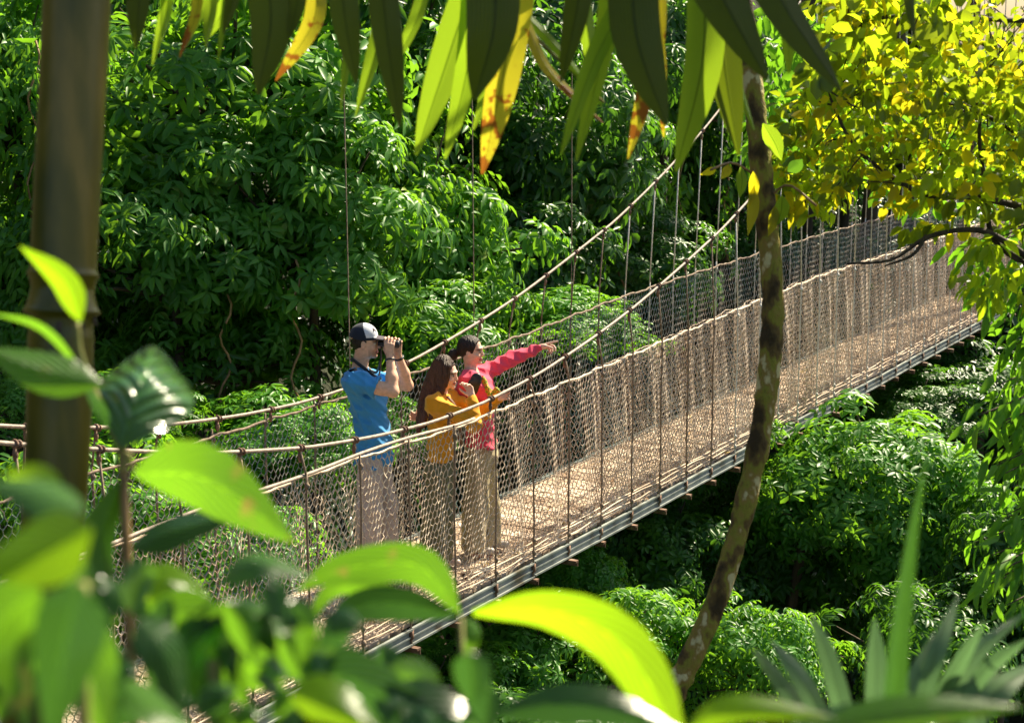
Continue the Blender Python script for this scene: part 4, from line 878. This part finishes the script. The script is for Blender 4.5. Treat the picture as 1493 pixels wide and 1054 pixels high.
def frame(fwd, up=(0, 0, 1)):
    f = nrm(fwd); l = nrm(np.cross(up, f)); u = np.cross(f, l); return np.stack([f, l, u], -1)      # columns fwd, left, up
def head(B, c, R, s=1.0, fem=False):
    L = lambda x, y, z: np.asarray(c) + R @ (np.array([x, y, z]) * s)
    e = lambda x, y, z, a, b, d, k=.012, op='add': B.ell(L(x, y, z), np.array([a, b, d]) * s, R, k, op)
    e(-.012, 0, .034, .094, .076, .086, .0); e(*((.022, 0, -.03, .066, .060, .078, .03) if not fem else (.022, 0, -.028, .062, .054, .074, .03)))
    for y in (-1, 1): e(.0, y * .052, -.045, .045, .016, .04, .025)
    if not fem:
        for y in (-1, 1): e(.022, y * .046, -.075, .04, .014, .016, .022)
    e(.068, 0, -.094, .020, .024 if not fem else .018, .017, .022)
    e(.078, 0, .028, .014, .044, .012 if not fem else .009, .02)
    for y in (-1, 1):
        e(.098, y * .033, .004, .016, .017, .012, .012, 'sub'); e(.073, y * .032, .003, .0135, .0135, .0125, .003)
        e(.058, y * .040, -.030, .022, .020, .018, .02)
    B.cone(L(.084, 0, .012), L(.106 if not fem else .101, 0, -.026), (.0085 if not fem else .007) * s, (.0115 if not fem else .0085) * s, .010); B.ell(L(.093, 0, -.032), np.array([.012, .017, .008]) * s, R, .006)
    e(.084, 0, -.057, .011, .022, .006, .006); e(.082, 0, -.069, .012, .020, .0065, .006); e(.099, 0, -.063, .01, .026, .0014, .003, 'sub')
    for y in (-1, 1):
        e(-.006, y * .078, -.004, .018, .008, .030, .006); e(-.001, y * .086, .000, .009, .006, .017, .004, 'sub')
def headtint(V, c, R, s, base, fem=False, beard=False, lip=None):
    q = ((V - np.asarray(c)) @ R) / s; C = np.tile(np.asarray(base, float), (len(V), 1)); x, y, z = q.T
    def mixin(m, col): 
        m = np.clip(m, 0, 1)[:, None]; C[:] = C * (1 - m) + np.asarray(col) * m
    fr = (x > .03) & (z > -.13) & (z < .14) & (abs(y) < .1)
    if beard: mixin(.42 * fr * (z < -.035) * np.clip((-z - .03) / .03, 0, 1) * (x > .0), np.array(base) * [.42, .42, .45])
    mixin(.35 * np.exp(-((x - .07) ** 2 + (abs(y) - .042) ** 2 + (z + .03) ** 2) / .0005), np.array(base) * [1.15, .72, .68])
    mixin(1.4 * (x > .07) * np.exp(-(((z + .063) / .0115) ** 4 + (y / .026) ** 4)), lip or (.42, .15, .12))
    mixin(1.3 * (x > .05) * np.exp(-(((z - .024 - .004 * np.cos(y * 40)) / .0055) ** 4 + ((abs(y) - .034) / .020) ** 4)), (.035, .022, .015))
    mixin(1.2 * (x > .05) * np.exp(-(((z - .003) / .0075) ** 4 + ((abs(y) - .032) / .0145) ** 4)), (.50, .42, .38))
    mixin(1.5 * (x > .05) * np.exp(-(((z - .003) / .0085) ** 4 + ((abs(y) - .033) / .0075) ** 4)), (.02, .012, .01))
    mixin(1.2 * (x > .05) * np.exp(-(((z - .012) / .003) ** 2 + ((abs(y) - .033) / .018) ** 4)), (.03, .02, .015))
    return C
def hand(B, w, d, side, pn, curls, s=1.0, thumb=(.6, .7, .3, .3), spread=.09):
    """wrist, direction, thumb side, palm side; curls = bend of each finger's joints, index first"""
    w = np.asarray(w, float); d = nrm(d); side = nrm(np.asarray(side, float) - d * (np.asarray(side) @ d)); pn = np.cross(side, d) if (np.cross(side, d) @ np.asarray(pn)) > 0 else -np.cross(side, d)
    B.cone(w - d * .02 * s, w + d * .02 * s, .024 * s, .022 * s, .012, sq=(pn, .75))
    ks = []
    for i, (y, l) in enumerate(((.029, .083), (.010, .086), (-.009, .082), (-.027, .075))):
        kq = w + d * l * s + side * y * s; ks.append(kq); B.cone(w + d * .018 * s + side * y * .55 * s, kq, .0145 * s, .0108 * s, .012)
    B.cone(w + d * .03 * s, w + d * .065 * s, .02 * s, .02 * s, .01, sq=(pn, .6))
    for i, (kq, ls) in enumerate(zip(ks, ((.040, .025, .020), (.044, .028, .021), (.041, .026, .020), (.032, .020, .018)))):
        a = 0; p = kq; dd0 = nrm(d + side * spread * (1.5 - i))
        for j in range(3):
            a += curls[i][j]; dd = dd0 * math.cos(a) + pn * math.sin(a); q = p + dd * ls[j] * s
            B.cone(p, q, (.0096, .0088, .008)[j] * s, (.0088, .008, .0068)[j] * s, .002); p = q
    t0 = w + d * .024 * s + side * .020 * s; t1 = t0 + nrm(side * thumb[0] + d * thumb[1] + pn * thumb[2]) * .042 * s
    t2 = t1 + nrm(side * (thumb[0] - thumb[3]) + d * thumb[1] + pn * (thumb[2] + thumb[3])) * .034 * s; t3 = t2 + nrm(side * (thumb[0] - thumb[3] * 1.6) + d * thumb[1] + pn * (thumb[2] + thumb[3])) * .026 * s
    B.cone(t0, t1, .016 * s, .012 * s, .012); B.cone(t1, t2, .0115 * s, .0102 * s, .004); B.cone(t2, t3, .0102 * s, .0078 * s, .003)
class Person:
    def __init__(s, sx, off, fx, label):
        """stands on the deck at s=sx, off metres in from the near edge; J() reads a joint from the photo in the vertical plane dy metres behind the feet"""
        s.base = BP(sx, off, .045); s.label = label
    def J(s, px, py, dy=0.):
        r_ = P(px, py, 1.0) - np.array([0, 0, CAMH]); t = (s.base[1] + dy) / r_[1]; return np.array([r_[0] * t, r_[1] * t, CAMH + r_[2] * t]) - s.base
def torso(B, pel, wa, ch, nb, shl, shr, k=1.0, inf=0., fem=False):
    """pelvis, waist, chest, neck base; both shoulders"""
    B.cone(pel, wa, .125 * k + inf, .112 * k + inf, .05, sq=((1, 0, 0), .80)); B.cone(wa, ch, .112 * k + inf, .130 * k + inf, .06, sq=((1, 0, 0), .80))
    B.cone(ch, nb * .75 + ch * .25 - [0, 0, .02], .125 * k + inf, .07 * k + inf, .06, sq=((1, 0, 0), .80))
    for sh in (shl, shr):
        B.cone(nb * .6 + sh * .4 - [0, 0, .015], sh, .05 * k + inf, .058 * k + inf, .05); B.cone(ch * .5 + sh * .5, sh, .07 * k + inf, .058 * k + inf, .05)
    if fem:
        for y in (-1, 1): B.ell(ch + [.085 * k, y * .065, .0], np.array([.055, .058, .056]) + inf, None, .03)
def folds(fr, am, dirs, ph=0):
    def fn(X):
        o = 0
        for i, (dx, dy, dz, w_) in enumerate(dirs):
            q = (X @ np.array([dx, dy, dz])) * fr + .9 * np.sin(X[:, 2] * 9 + i + ph) + .7 * np.sin(X[:, 0] * 13 + X[:, 1] * 11 + 2 * i)
            o = o + w_ * (1 - 2 * np.abs(np.sin(q * .5 + i))) 
        return -am * (o + .8)
    return fn

# ---- the man with binoculars
pm = Person(1.40, .76, 0, ''); J = pm.J
SK = np.array([.74, .43, .29])
hc = J(533, 500); R = frame((.99, -.06, -.02))
pel, wa, ch, nb = J(543, 655), J(541, 622), J(534, 578), J(522, 543)
shr, shl = J(517, 556, -.17), J(530, 552, .19)
elr, wrr = J(573, 571, -.20), J(568.5, 519, -.095); ell_, wrl = J(594, 562, .16), J(580, 517, .045)
hipr, hipl = J(540, 662, -.09), J(548, 662, .09); knr, knl = J(539, 745, -.10), J(562, 742, .11); anr, anl = J(537, 822, -.10), J(566, 812, .12)
B = SDF((-.42, -.36, -.02), (.50, .36, 1.95), .0045)
head(B, hc, R); B.cone(nb - [0, 0, .03], hc + R @ np.array([-.02, 0, -.055]), .062, .055, .035)
torso(B, pel, wa, ch, nb, shl, shr, .95)
for sh, el, wr in ((shr, elr, wrr), (shl, ell_, wrl)):
    B.cone(sh, el, .052, .043, .03); B.cone(sh * .55 + el * .45, sh * .3 + el * .7, .047, .047, .03); B.cone(el, el * .6 + wr * .4, .041, .043, .02); B.cone(el * .6 + wr * .4, wr, .043, .026, .02)
for h_, k_, a_ in ((hipr, knr, anr), (hipl, knl, anl)):
    B.cone(h_ - [0, 0, .05], k_, .074, .055, .04); B.cone(k_, a_, .052, .036, .02); B.cone(a_, a_ + [.14, 0, -.05], .034, .026, .02)
grip = [(.45, .8, .6), (.5, .85, .6), (.55, .85, .6), (.6, .85, .6)]
hand(B, wrr, nrm(J(567, 488, -.075) - wrr), (-1, .15, 0), (.1, 1, 0), grip, 1.04, thumb=(.5, .5, .6, .3))
hand(B, wrl, nrm(J(578, 488, .05) - wrl), (-1, -.15, 0), (.1, -1, 0), grip, 1.0, thumb=(.5, .5, .6, .3))
man = vmesh('person', B.surf(), M['skin'], None, lambda V: headtint(V, hc, R, 1, SK, beard=True), pm.base)
tag(man, 'man in a blue T-shirt and dark cap looking through binoculars with both hands raised', 'person')
man['group'] = 'visitors standing on the bridge'
B = SDF((-.45, -.36, .6), (.45, .36, 1.62), .006)          # T-shirt
torso(B, pel - [0, 0, .0], wa, ch, nb + [0, 0, -.005], shl, shr, 1.0, .017)
B.cone(wa, J(543, 690), .125, .195, .05, sq=((1, 0, 0), .70)); B.cone(nb - [.0, 0, .05], nb + [.012, 0, .012], .085, .066, .03)
B.cone(ch + [.03, 0, 0], J(552, 668), .12, .12, .05, sq=((1, 0, 0), .8))
for sh, el in ((shr, elr), (shl, ell_)): B.cone(sh, sh * .42 + el * .58, .066, .070, .03)
B.plane(J(543, 674), (0, 0, -1))
for sh, el in ((shr, elr), (shl, ell_)):
    d = nrm(el - sh); sl, X = B.region(np.minimum(sh, el) - .12, np.maximum(sh, el) + .12); pl = (X - (sh * .44 + el * .56)) @ d
    rad = np.linalg.norm(X - sh - ((X - sh) @ d)[..., None] * d, axis=-1); B.D[sl] = np.where(rad < .13, np.where((X - ch) @ np.array([1., 0, .2]) > -.5, np.where(pl > 0, np.where(rad < .12, np.where((np.linalg.norm((X - (ch * .6 + wa * .4)) * [1, 1, .3], axis=-1) > .17), np.maximum(B.D[sl], pl), B.D[sl]), B.D[sl]), B.D[sl]), B.D[sl]), B.D[sl])
B.wrinkle(folds(150, .0028, [(.6, .2, .7, 1)], 3)); B.wrinkle(folds(62, .0095, [(.3, .4, 1, .5), (1, -.3, .35, .7), (-.6, .5, .5, .4)]))
vmesh('t_shirt', B.surf(), M['cloth'], man, (.05, .26, .56))
B = SDF((-.3, -.32, .0), (.4, .32, 1.1), .007)            # loose pale trousers
B.cone(pel + [0, 0, .0], pel - [0, 0, .06], .122, .14, .03, sq=((1, 0, 0), .85))
for h_, k_, a_ in ((hipr, knr, anr), (hipl, knl, anl)): B.cone(h_ - [0, 0, .06], k_, .100, .092, .025); B.cone(k_, a_ - [0, 0, .0], .092, .084, .03)
B.plane((0, 0, .035), (0, 0, -1)); B.wrinkle(folds(55, .008, [(.2, .3, .5, .5), (1, .5, .1, .8), (-.5, 1, .15, .5)], 1))
vmesh('trousers', B.surf(), M['trouser'], man, (.50, .41, .38))
for a_ in (anr, anl):
    B = SDF(a_ + [-.12, -.08, -.10], a_ + [.24, .08, .1], .006); B.cone([a_[0] - .05, a_[1], .035], [a_[0] + .15, a_[1], .028], .042, .034, .02); B.plane((0, 0, .004), (0, 0, -1)); vmesh('shoe', B.surf(), M['gear'], man, (.10, .08, .07))
L = lambda x, y, z: hc + R @ np.array([x, y, z])
B = SDF(hc - .16, hc + .24, .0035)                           # cap
B.ell(L(-.014, 0, .052), (.104, .086, .096), R, 0); B.cone(L(-.06, 0, .03), L(-.075, 0, .0), .05, .035, .03)
sl, X = B.region(hc - .3, hc + .3); q = (X - hc) @ R; B.D[sl] = np.maximum(B.D[sl], -(q[..., 2] - .030 + .18 * np.minimum(q[..., 0] + .02, 0) * -1 * -1))
B.ell(L(.105, 0, .040), (.072, .070, .011), frame(R @ np.array([1, 0, -.10])), .012)
def captint(V):
    q = (V - hc) @ R; C = np.tile([.018, .024, .040], (len(V), 1)); x, y, z = q.T
    f = (x + .35 * z > .035) & (z > .050) & (np.linalg.norm((q - [-.014, 0, .052]) / [.104, .086, .096], axis=1) < 1.12); C[f] = (.62, .63, .68)
    b = (x > .085) & (z < .058); C[b] = (.07, .055, .07); return C
vmesh('cap', B.surf(), M['cloth'], man, captint)
mb = MB()                                                    # small dark mark on the white front panel
for (a_, b_) in (((-.012, .0), (.0, .022)), ((.0, .022), (.012, .0)), ((-.006, .009), (.008, .009))):
    mk = lambda yy, zz_: L(-.014 + .1065 * math.sqrt(max(0, 1 - ((yy - .03) / .086) ** 2 - ((.042 + zz_) / .096) ** 2)), yy - .03, .094 + zz_)
    tube(mb, [mk(*a_), mk((a_[0] + b_[0]) / 2, (a_[1] + b_[1]) / 2), mk(*b_)], .0028, 5)
mb.build('cap_mark', M['rust'], bpy.data.objects['cap'])
B = SDF(hc - .16, hc + .16, .004); B.ell(L(-.020, 0, .012), (.086, .079, .080), R, 0)
sl, X = B.region(hc - .3, hc + .3); q = (X - hc) @ R; B.D[sl] = np.maximum(B.D[sl], np.maximum(q[..., 0] - .012 - .25 * np.maximum(q[..., 2], 0), -(q[..., 2] + .055 + .5 * np.minimum(-q[..., 0] - .05, 0))))
B.wrinkle(folds(160, .0015, [(.3, .3, 1, 1)])); vmesh('hair', B.surf(), M['hair'], man, (.03, .02, .014))
for wr, el, t_ in ((wrr, elr, .008), (wrl, ell_, .010)):
    d = nrm(wr - el); mb = MB(); c = wr - d * .028; ring(mb, c, d, .031, t_, 16); mb.build('bracelet' if t_ < .009 else 'wristwatch', mat_noise('black_band', [(.3, (.01, .01, .012)), (.7, (.03, .03, .035))], 30, .4) if 'band' not in M else M['band'], man)
M['band'] = bpy.data.materials['black_band']
# binoculars
bc = J(571, 496.5, -.02) + pm.base; bn = empty('binoculars', bc, 'black binoculars held up to the eyes of the man in the cap', 'binoculars')
bm_ = M['band']; f = R[:, 0]; l = R[:, 1]; u = R[:, 2]; E = hc + R @ np.array([.094, 0, .004]) + pm.base - bc
for y in (-1, 1):
    mb = MB(); p0 = E + l * y * .032; tube(mb, [p0, p0 + f * .028, p0 + f * .034, p0 + f * .06, p0 + f * .075 + l * y * .008, p0 + f * .12 + l * y * .010, p0 + f * .150 + l * y * .010, p0 + f * .158 + l * y * .01],
                                           [.016, .016, .019, .021, .024, .027, .029, .027], 18); mb.build('barrel', bm_, bn)
    mb = MB(); tube(mb, [p0 + f * .1565 + l * y * .01, p0 + f * .1595 + l * y * .01], [.022, .022], 18); mb.build('lens', mat_noise('lens_glass', [(.4, (.02, .03, .05)), (.6, (.03, .04, .07))], 3, .05), bn)
mb = MB(); tube(mb, [E + f * .045 + u * .006, E + f * .115 + u * .006], .009, 10); tube(mb, [E + f * .05 + u * .012, E + f * .072 + u * .012], .013, 12)
box(mb, E + f * .055, f * .008, l * .03, u * .004); box(mb, E + f * .105, f * .008, l * .035, u * .004); mb.build('bridge_hinge', bm_, bn)
def strap(parent, pts, wid, off, mat, name='strap'):
    c = spline(np.array(pts) + off, 40); Tn = nrm(np.gradient(c, axis=0)); ctr = np.mean(c, 0); V = []
    for i in range(40):
        o_ = nrm(c[i] - ctr); sd = nrm(np.cross(Tn[i], o_))
        for a in (-1, 1):
            for b_ in (0, 1): V.append(c[i] + sd * a * wid / 2 + o_ * b_ * .003)
    mb = MB(); i = np.arange(39)[:, None] * 4; q = np.array([[0, 2, 6, 4], [1, 5, 7, 3], [0, 4, 5, 1], [2, 3, 7, 6]])[None]; mb.add(V, (i[:, None] + q).reshape(-1, 4)); return mb.build(name, mat, parent)
strap(bn, [J(556, 505, -.05), J(553, 545, -.05), J(546, 548, -.075), J(530, 536, -.095), J(514, 524, -.04), J(513, 524, .05), J(530, 532, .09), J(548, 543, .06), J(556, 520, .03)], .024, pm.base - bc, bm_)

# ---- woman in yellow
pw_ = Person(1.93, .60, 0, ''); J = pw_.J; SKW = np.array([.72, .45, .34])
hc = J(650, 546); R = frame((.93, -.36, -.06), (.05, 0, 1)); s_ = .94
pel, wa, ch, nb = J(641, 672, 0), J(643, 640, 0), J(645, 608, 0), J(641, 576, 0)
shr, shl = J(634, 589, -.15), J(655, 583, .14)
elr, wrr = J(690, 616, -.26), J(688.5, 579, -.20); ell_, wrl = J(704, 600, .02), J(727, 580, -.12)
hipr, hipl = J(640, 680, -.08), J(644, 680, .08); knr, knl = J(645, 745, -.08), J(636, 745, .08); anr, anl = J(640, 812, -.08), J(628, 808, .1)
B = SDF((-.35, -.42, -.02), (.60, .32, 1.68), .0045)
head(B, hc, R, s_, True); B.cone(nb - [0, 0, .03], hc + R @ np.array([-.015, 0, -.055]), .050, .044, .03)
torso(B, pel, wa, ch, nb, shl, shr, .82, 0, True)
for sh, el, wr in ((shr, elr, wrr), (shl, ell_, wrl)):
    B.cone(sh, el, .042, .035, .03); B.cone(el, wr, .035, .021, .02)
for h_, k_, a_ in ((hipr, knr, anr), (hipl, knl, anl)): B.cone(h_ - [0, 0, .05], k_, .068, .052, .04); B.cone(k_, a_, .05, .033, .02); B.cone(a_, a_ + [.13, 0, -.04], .03, .024, .02)
hand(B, wrr, nrm(J(680, 551, -.12) - wrr), (-.6, .6, .2), (-.7, .5, -.2), [(.5, .6, .5), (.6, .7, .5), (.8, .8, .5), (.9, .8, .5)], .92)
hand(B, wrl, nrm(J(741, 575, -.20) - wrl), (-.2, .7, .7), (.1, -.2, -1), [(.2, .8, .6)] * 4, .9)
yw = vmesh('person', B.surf(), M['skin'], None, lambda V: headtint(V, hc, R, s_, SKW, True), pw_.base)
tag(yw, 'woman in a mustard yellow top with long loose dark hair, chin on her hand', 'person', 'visitors standing on the bridge')
B = SDF((-.35, -.42, .6), (.60, .32, 1.45), .006)
torso(B, pel, wa, ch, nb - [0, 0, .01], shl, shr, .86, .016, True); B.cone(wa, J(643, 685), .11, .175, .04, sq=((1, 0, 0), .72))
for sh, el, wr in ((shr, elr, wrr), (shl, ell_, wrl)): B.cone(sh, el, .060, .055, .03); B.cone(el, wr * .88 + el * .12, .056, .040, .03); B.cone(el, el - [0, 0, .012], .055, .055, .02)
B.plane(J(643, 668), (0, 0, -1)); B.wrinkle(folds(70, .0085, [(.3, .4, 1, .6), (1, -.3, .35, .6), (-.6, .5, .5, .4)], 2))
vmesh('blouse', B.surf(), M['cloth'], yw, (.66, .29, .015))
B = SDF((-.3, -.3, .0), (.35, .3, 1.0), .007); B.cone(pel + [0, 0, .04], pel - [0, 0, .06], .12, .14, .03, sq=((1, 0, 0), .85))
for h_, k_, a_ in ((hipr, knr, anr), (hipl, knl, anl)): B.cone(h_ - [0, 0, .06], k_, .094, .09, .03); B.cone(k_, a_, .09, .10, .03)
B.plane((0, 0, .05), (0, 0, -1)); B.wrinkle(folds(55, .009, [(1, .5, .1, .8), (-.5, 1, .15, .6)], 3)); vmesh('trousers', B.surf(), M['trouser'], yw, (.15, .15, .09))
for a_ in (anr, anl):
    B = SDF(a_ + [-.12, -.08, -.13], a_ + [.22, .08, .1], .006); B.cone([a_[0] - .04, a_[1], .03], [a_[0] + .14, a_[1], .024], .036, .03, .02); B.plane((0, 0, .004), (0, 0, -1)); vmesh('shoe', B.surf(), M['gear'], yw, (.35, .28, .24))
def longhair(hc, R, s, ends, col, parent, bun=None, name='hair', front=.055):
    lo = hc - [.28, .25, .55]; B = SDF(lo, hc + [.2, .22, .17], .0045); L = lambda x, y, z: hc + R @ (np.array([x, y, z]) * s)
    B.ell(L(-.016, 0, .038), np.array([.103, .087, .094]) * s, R, 0); B.ell(L(-.05, 0, -.01), np.array([.062, .080, .085]) * s, R, .02) if bun is None else B.ell(L(-.055, 0, .01), np.array([.055, .070, .065]) * s, R, .02)
    # open the face: cut what lies in front of the hairline
    sl, X = B.region(hc - .6, hc + .3); q = ((X - hc) @ R) / s; x, y, z = q[..., 0], q[..., 1], q[..., 2]
    cut = np.minimum(x - (.032 + .38 * np.clip(z, -.05, .2)), .072 + .2 * x - z) * s; B.D[sl] = np.maximum(B.D[sl], np.minimum(cut, .05))
    for pts, ra, rb in ends:
        c = spline(pts, 8)
        for i in range(7): B.cone(c[i], c[i + 1], ra + (rb - ra) * i / 7, ra + (rb - ra) * (i + 1) / 7, .018)
    if bun is not None: B.ell(bun[0], bun[1], None, .004)
    def fn(X):
        q = (X - hc) @ R; a = np.arctan2(q[:, 1], q[:, 0] + .02); return .0022 * np.sin(a * 46 + 18 * q[:, 2]) + .002 * np.sin(a * 21 + q[:, 2] * 30) + .0015 * np.sin(X[:, 0] * 210 + X[:, 1] * 160 + 6 * np.sin(X[:, 2] * 14))
    B.wrinkle(fn if bun is None else (lambda X: fn(X) * .4))
    def tint(V): z = V[:, 2:3] - hc[2]; t = np.clip(-z / .4, 0, 1) * .8; return np.array(col) * (1 - t) + np.array(col) * np.array([3.0, 2.0, 1.7]) * t
    return vmesh(name, B.surf(), M['hair'], parent, tint)
hd = lambda a, b, c_: J(a, b, c_)
longhair(hc, R, s_, [([hd(646, 530, -.02), hd(636, 560, -.03), hd(627, 585, -.05), hd(615, 618, -.06)], .070, .030), ([hd(641, 535, 0), hd(626, 565, -.0), hd(616, 590, -.02), hd(610, 628, -.03)], .065, .02),
                     ([hd(650, 535, -.07), hd(645, 562, -.085), hd(634, 588, -.13), hd(627, 612, -.14)], .042, .016), ([hd(640, 540, .06), hd(632, 565, .07), hd(622, 595, .05)], .05, .03)], (.060, .028, .016), yw)
mb = MB(); c = wrr - nrm(wrr - elr) * .005
for k in range(3): ring(mb, c - nrm(wrr - elr) * .012 * k, nrm(wrr - elr), .027, .004, 14)
mb.build('bracelet', M['band'], yw)
strap(yw, [J(652, 578, -.09), J(662, 590, -.12), J(668, 606, -.10), J(672, 640, -.03), J(672, 645, .08), J(650, 600, .15), J(640, 578, .08), J(645, 573, -.02)], .022, np.zeros(3), M['rust'], 'shoulder_strap')

# ---- woman in pink
pp = Person(2.30, .58, 0, ''); J = pp.J
hc = J(687, 512); R = frame((.97, -.22, .0)); s_ = .95
pel, wa, ch, nb = J(702, 650), J(700, 610), J(698, 575), J(687, 541)
shr, shl = J(684, 556, -.14), J(703, 546, .15)
ell_, wrl = J(744, 524, .24), J(784, 508, .30); elr, wrr = J(655, 598, -.02), J(612, 610, .02)
hipr, hipl = J(698, 660, -.08), J(706, 660, .08); knr, knl = J(694, 735, -.09), J(712, 735, .08); anr, anl = J(690, 806, -.09), J(712, 800, .09)
B = SDF((-.58, -.36, -.02), (.78, .48, 1.8), .0048)
head(B, hc, R, s_, True); B.cone(nb - [0, 0, .03], hc + R @ np.array([-.015, 0, -.055]), .050, .045, .03)
torso(B, pel, wa, ch, nb, shl, shr, .86, 0, True)
for sh, el, wr in ((shr, elr, wrr), (shl, ell_, wrl)): B.cone(sh, el, .043, .036, .03); B.cone(el, wr, .036, .022, .02)
for h_, k_, a_ in ((hipr, knr, anr), (hipl, knl, anl)): B.cone(h_ - [0, 0, .05], k_, .068, .052, .04); B.cone(k_, a_, .05, .034, .02); B.cone(a_, a_ + [.13, 0, -.04], .03, .024, .02)
hand(B, wrl, nrm(J(818, 498, .33) - wrl), (.1, -.75, .65), (0, -.5, -.7), [(.05, .06, .04), (.55, .8, .6), (.85, .95, .6), (1.0, 1.0, .6)], 1.0, thumb=(.35, .75, .4, .2), spread=.05)
hand(B, wrr, nrm(J(598, 606, -.04) - wrr), (0, 0, 1), (.2, -1, 0), [(.3, .5, .3)] * 4, .9)
pk = vmesh('person', B.surf(), M['skin'], None, lambda V: headtint(V, hc, R, s_, SKW * .95, True), pp.base)
tag(pk, 'woman in a pink top, hair in a bun, pointing right with a stretched arm', 'person', 'visitors standing on the bridge')
B = SDF((-.5, -.36, .6), (.72, .46, 1.6), .006)
torso(B, pel, wa, ch, nb - [0, 0, .01], shl, shr, .9, .016, True); B.cone(wa, J(702, 672), .115, .195, .05, sq=((1, 0, 0), .72))
B.cone(shl, ell_, .066, .052, .03); B.cone(ell_, wrl * .96 + ell_ * .04, .052, .037, .03); B.cone(shr, elr, .060, .05, .03); B.cone(elr, wrr * .8 + elr * .2, .05, .036, .03)
B.plane(J(702, 648), (0, 0, -1)); B.wrinkle(folds(70, .0085, [(.3, .4, 1, .6), (1, -.3, .35, .6), (-.6, .5, .5, .4)], 5))
vmesh('pink_top', B.surf(), M['cloth'], pk, (.72, .07, .13))
B = SDF((-.3, -.3, .0), (.35, .3, 1.02), .007); B.cone(pel + [0, 0, .04], pel - [0, 0, .06], .13, .15, .03, sq=((1, 0, 0), .85))
for h_, k_, a_ in ((hipr, knr, anr), (hipl, knl, anl)): B.cone(h_ - [0, 0, .06], k_, .096, .09, .03); B.cone(k_, a_, .09, .10, .03)
B.plane((0, 0, .05), (0, 0, -1)); B.wrinkle(folds(55, .009, [(1, .5, .1, .8), (-.5, 1, .15, .6)], 3)); vmesh('trousers', B.surf(), M['trouser'], pk, (.46, .38, .24))
for a_ in (anr, anl):
    B = SDF(a_ + [-.12, -.08, -.13], a_ + [.22, .08, .1], .006); B.cone([a_[0] - .04, a_[1], .03], [a_[0] + .14, a_[1], .024], .036, .03, .02); B.plane((0, 0, .004), (0, 0, -1)); vmesh('shoe', B.surf(), M['gear'], pk, (.45, .4, .36))
bunc = J(660.5, 517, .0)
longhair(hc, R, s_, [([J(680, 503, 0), J(670, 513, 0)], .045, .022)], (.028, .014, .010), pk, bun=(bunc, (.040, .040, .046)))
# black pouch on a strap across her chest, printed scarf
bg_c = J(692, 560, -.218) + pp.base; bagr = empty('chest_pouch', bg_c, 'small black pouch worn high across the chest of the woman in pink', 'pouch')
B = SDF((-.09, -.06, -.1), (.09, .06, .1), .004); B.cone((-.02, 0, -.045), (.015, 0, .045), .046, .042, .03, sq=((0, 1, 0), .55)); B.cone((-.02, -.018, .01), (.02, -.018, .012), .03, .03, .01, sq=((0, 1, 0), .3)); vmesh('pouch_body', B.surf(), M['gear'], bagr, (.012, .013, .014))
strap(bagr, [J(692, 562, -.165), J(700, 572, -.13), J(708, 585, -.02), J(702, 590, .12), J(690, 560, .17), J(682, 545, .08), J(681, 544, -.06), J(686, 552, -.14)], .02, pp.base - bg_c, M['band'])
B = SDF(J(722, 575, -.1) - .14, J(722, 575, -.1) + .14, .005)
for a_, b_ in (((704, 552), (716, 580)), ((716, 580), (724, 570)), ((716, 580), (722, 606))): B.cone(J(*a_, -.10), J(*b_, -.13), .022, .026, .02)
B.wrinkle(folds(90, .006, [(1, .5, .3, .8), (-.5, 1, .6, .6)], 5))
def sct(V):
    C = np.tile([.42, .36, .03], (len(V), 1)); n_ = np.sin(V[:, 0] * 190) * np.sin(V[:, 2] * 170 + 2 * np.sin(V[:, 0] * 90)); C[n_ > .3] = (.10, .20, .02); C[n_ < -.5] = (.55, .10, .05); return C
vmesh('scarf', B.surf(), M['cloth'], pk, sct)
